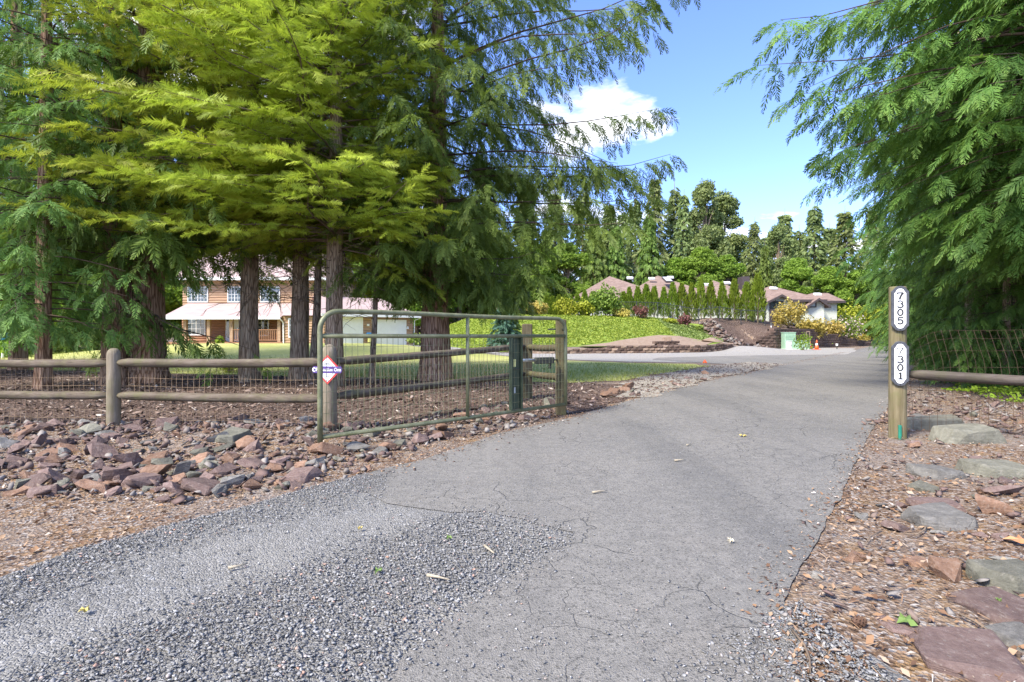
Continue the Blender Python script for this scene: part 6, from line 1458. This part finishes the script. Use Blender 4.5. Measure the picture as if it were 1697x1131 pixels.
while n < 62 and k < 6000:
    k += 1; px = rk.uniform(20, 500); py = 800 + rk.gauss(0, 13) - (px - 300) * .02
    if try_put(px, py, .12, .34, 'in the row along the gravel edge', 'in the row along the gravel edge', .55, .45): n += 1
n = 0; k = 0
while n < 46 and k < 6000:
    k += 1; t_ = rk.random(); px = 560 + 370 * t_; py = 740 - 70 * t_ + rk.uniform(-34, 26) * (1 - .55 * t_)
    if try_put(px, py, .12, .40, 'under and behind the open gate', 'under and behind the open gate', .5): n += 1
n = 0; k = 0
while n < 16 and k < 3000:
    k += 1; t_ = rk.random(); px = 945 + 230 * t_; py = 680 - 48 * t_ + rk.uniform(-16, 0)
    if try_put(px, py, .12, .36, 'between mulch bed and asphalt beyond the gate', 'beyond the gate', .6): n += 1
# named slabs of the right verge: px, py of the middle, width in px, depth factor, height factor, material, label
RS = [(1555, 866, 118, .62, .95, 'rock_grey', 'large flat light grey slab on the right verge, the broadest one', 1), (1650, 786, 104, .6, 1.0, 'rock_olive', 'grey-green slab with a flat top beyond the broad light slab', 1), (1548, 838, 76, .6, .8, 'rock_purple', 'flat purple slab tucked behind the broad light slab', 1),
      (1690, 974, 130, .55, 1.1, 'rock_olive', 'thick grey-green slab running out of the verge beside the brown block', 1), (1568, 958, 66, .75, 1.5, 'rock_rust', 'angular brown block beside the thick grey-green slab', 0), (1660, 1015, 110, .9, .6, 'rock_purple', 'broad purple-grey flat rock with a cracked top', 1),
      (1600, 1085, 170, .85, .5, 'rock_purple', 'very large flat purple-brown slab embedded in the litter', 1), (1600, 732, 118, .35, 1.1, 'rock_olive', 'long grey-green slab before the wire netting', 1), (1545, 712, 90, .4, 1.2, 'rock_olive', 'dark long slab lying against the number post', 1),
      (1552, 788, 70, .7, 1.0, 'rock_grey', 'grey-mauve angular slab between number post and broad slab', 1), (1640, 852, 66, .7, 1.5, 'rock_rust', 'brown wedge beside the broad light slab', 0), (1664, 822, 78, .8, 1.2, 'rock_purple', 'reddish purple block behind the brown wedge', 0),
      (1530, 810, 44, .8, 1.0, 'rock_olive', 'small grey-green slab resting on the purple one', 1), (1428, 858, 30, .8, .9, 'rock_grey', 'small lone grey stone on bare litter beside the asphalt', 0), (1358, 956, 30, .9, 1.3, 'rock_grey', 'dull grey stone at the broken asphalt edge', 0),
      (1420, 928, 40, .8, 1.0, 'rock_rust', 'small brown stone near the asphalt edge', 0), (1490, 1040, 60, .7, .6, 'rock_purple', 'flat mauve stone half buried near the gravel corner', 1), (1522, 936, 44, .7, .8, 'rock_rust', 'thin brown flake beside the angular block', 1), (1615, 735, 40, .8, 1.3, 'rock_grey', 'pale rounded stone behind the long slab', 0),
      (1685, 1060, 90, .7, .8, 'rock_grey', 'grey slab beside the cracked flat rock', 1), (1668, 930, 46, .8, 1.1, 'rock_grey', 'small grey block behind the thick slab', 0)]
for i, (px, py, w, dp, hf, m, lb, sl) in enumerate(RS):
    x, y = G(px, py); s = w / FPX * y * 1.05; rock('rock', (i * 5) % (6 if sl else 9), m, x, y, s, lb, None, bool(sl), rk.uniform(-.3, .3), .06, (1, dp * 1.35, hf), .45, r=rk); placed.append((x, y, s))
n = 0; k = 0
while n < 40 and k < 4000:
    k += 1; py = rk.uniform(650, 900); px = rk.uniform(1500 if py < 740 else 1460, 1740)
    if try_put(px, py, .08, .26, 'scattered among the slabs of the right verge', 'scattered on the right verge', .8, .5): n += 1
# smaller stones too many to count
CH2 = chip_protos(8, 6, .38)
pts = in_poly_points([G(-60, 800), G(-60, 712), G(300, 706), G(600, 704), G(760, 690), G(930, 682), G(900, 700), G(700, 742), G(560, 800), G(300, 838), G(60, 830)], 2300, None, 31)
scatter('rubble', pts, CH2, .03, .14, M['rubble'], 'small broken stones between the larger rocks of the left bank', 'rubble', .6, .15, 1.0, 1.2, 2.2)
pts = in_poly_points([(5.0, 6.0), (9, 5.6), (9.2, 12), RE[-1], (4.6, 7.0)] , 900, None, 32)
scatter('rubble', pts, CH2, .03, .16, M['rubble'], 'small stones on the right verge behind the netting', 'rubble', .5, .15, .9, 1.2, 2.0)
pts = in_poly_points([RE[2], RE[4], RE[6], (5.0, 6.0), (7, 4.5), (4.5, 2.2), (2.6, 1.6)], 700, None, 33)
scatter('rubble', pts, CH2, .02, .09, M['rubble'], 'small stones among the slabs of the right verge', 'rubble', .5, .15, .9, 1.2, 2.2)
pts = in_poly_points([(17.4, 43.4), (18.6, 43.6), (22.6, 46.6), (21.2, 47.4), (19.8, 49), (19.8, 52.5), (18.4, 52.5), (18.2, 46.5)], 420, None, 34)
scatter('rock_strip', pts, CH2, .25, .75, M['rubble'], 'strip of rubble rocks running down the bank beside the ground cover', 'rocks', .5, .2, 1.0, 1.2, 1.5, zoff=.08)
pts = in_poly_points([(-.5 + pb2.location.x, 42.3), (.5 + pb2.location.x, 42.3), (.4 + pb2.location.x, 43), (-.4 + pb2.location.x, 43)], 1, None, 3)
o = bpy.data.objects.new('boulder', rock_mesh(377, 16, .6)); col.objects.link(o); o.data.materials.append(M['block_tan']); o.parent = pb2; o.scale = (1.9, 1.2, 1.1); o.location = (0, 0, .15)

# ------------------------------------------------------------------ small things lying about
LM = [simple('leaf_yellow', (.45, .36, .10), .6), simple('leaf_green', (.13, .20, .05), .6), simple('leaf_cream', (.62, .55, .40), .7), simple('catkin', (.34, .29, .21), .9, var=.3, scale=60), simple('pine_cone', (.10, .055, .035), .8, var=.4, scale=50)]
def leaf(px, py, w, m, label, lobed=True):
    x, y = G(px, py); s = w / FPX * y * .5; z = tz(x, y) + .022; r = random.Random(px); n = 14; vs = [(x, y, z + .012)]; a0 = r.uniform(0, 6)
    for i in range(n): q = s * ((1.0 if i % 2 else .55) if lobed else .9) * r.uniform(.8, 1.15); a = a0 + 2 * math.pi * i / n; vs.append((x + q * math.cos(a), y + q * math.sin(a) * 1.1, z + .012 * math.sin(i * 2.1) + .008))
    top = MB().add(vs, [(0, i + 1, (i + 1) % n + 1) for i in range(n)]).build('fallen_leaf', m); tag(top, label, 'leaf'); return top
leaf(1231, 726, 13, LM[0], 'pale yellow fallen leaf on the asphalt near the number post'); leaf(1211, 904, 12, LM[2], 'cream fallen leaf on the asphalt beside the crack'); leaf(140, 1022, 19, LM[0], 'bright yellow fallen leaf on the gravel wheel track'); leaf(627, 955, 17, LM[1], 'lobed green leaf on the gravel ridge')
leaf(744, 899, 13, LM[1], 'small green leaf at the top of the gravel ridge'); leaf(1502, 1040, 36, LM[1], 'large green leaf lying on the right verge litter'); leaf(1655, 1012, 10, LM[1], 'tiny green leaf on the cracked flat rock'); leaf(597, 883, 9, LM[0], 'tiny yellow leaf on the upper wheel track'); leaf(1690, 905, 40, simple('leaf_brown', (.45, .22, .10), .7), 'big curled brown leaf beside the broad slab')
def stick(pts_, r, m, name, label, cat_):
    q = []
    for px, py in pts_: x, y = G(px, py); q.append((x, y, tz(x, y) + .026))
    o = MB().tube(q, [r * (1 - .6 * i / max(1, len(q) - 1)) for i in range(len(q))], 6).build(name, m, None, True); return tag(o, label, cat_)
stick([(708, 962), (726, 965), (745, 970)], .009, LM[3], 'catkin', 'longer pale catkin on the middle of the gravel ridge', 'catkin'); stick([(803, 912), (809, 917), (819, 925)], .009, LM[3], 'catkin', 'pale catkin on the gravel ridge nearer the asphalt lip', 'catkin'); stick([(378, 950), (394, 947), (410, 942)], .009, LM[3], 'catkin', 'pale catkin on the gravel wheel track', 'catkin')
stick([(982, 822), (994, 820), (1006, 819)], .009, LM[3], 'catkin', 'pale catkin alone in the middle of the asphalt', 'catkin'); stick([(1118, 768), (1127, 767), (1136, 766)], .009, LM[3], 'catkin', 'pale catkin on the asphalt beside a shorter one', 'catkin'); stick([(1138, 742), (1141, 741), (1145, 740)], .009, LM[3], 'catkin', 'short pale catkin on the asphalt', 'catkin')
stick([(1538, 873), (1532, 885), (1520, 893), (1500, 892)], .006, M['twig'], 'twig', 'dark curved twig touching the broad light slab', 'twig'); stick([(1460, 888), (1442, 897), (1433, 910)], .005, M['twig'], 'twig', 'dark bent twig beside the small lone stone', 'twig'); stick([(1312, 1054), (1333, 1080), (1342, 1105), (1343, 1128)], .006, M['twig'], 'twig', 'long brown twig on the gravel corner', 'twig'); stick([(1590, 1030), (1615, 1042), (1635, 1055)], .005, M['twig'], 'twig', 'thin twig lying over the very large flat slab', 'twig')
x, y = G(1422, 1040); pc = bpy.data.objects.new('pine_cone', None); col.objects.link(pc); pc.location = (x, y, tz(x, y)); ORG[pc.name] = Vector((x, y, tz(x, y))); tag(pc, 'dark brown cone lying on the litter near the gravel corner', 'pine cone'); z = tz(x, y)
MB().tube([(x - .02, y, z + .02), (x, y, z + .024), (x + .028, y, z + .022)], [.010, .014, .004], 8).build('core', LM[4], pc); sc_ = MB(); r = random.Random(3)
for i in range(46):
    t_ = i / 46; a = i * 2.4; q = .024 * math.sin(math.pi * (.2 + .75 * t_)); c = Vector((x - .024 + .055 * t_, y + math.cos(a) * q * .6, z + .025 + math.sin(a) * q * .6)); e = Vector((c.x + .006, y + math.cos(a) * q, z + .025 + math.sin(a) * q)); w = Vector((0, -math.sin(a), math.cos(a))) * .006; sc_.add([c - w, c + w, e + w, e - w], [(0, 1, 2, 3)])
tag(sc_.build('scales', LM[4], pc), kind='stuff')
# pieces too fine to pick apart stay joined
for o in bpy.data.objects:
    if o.parent and o.name.split('.')[0] in ('branches', 'dead_branches', 'crown', 'foliage', 'leaves', 'blossom', 'porch_railing') and 'kind' not in o:
        if o.name.split('.')[0] != 'porch_railing': o['kind'] = 'stuff'
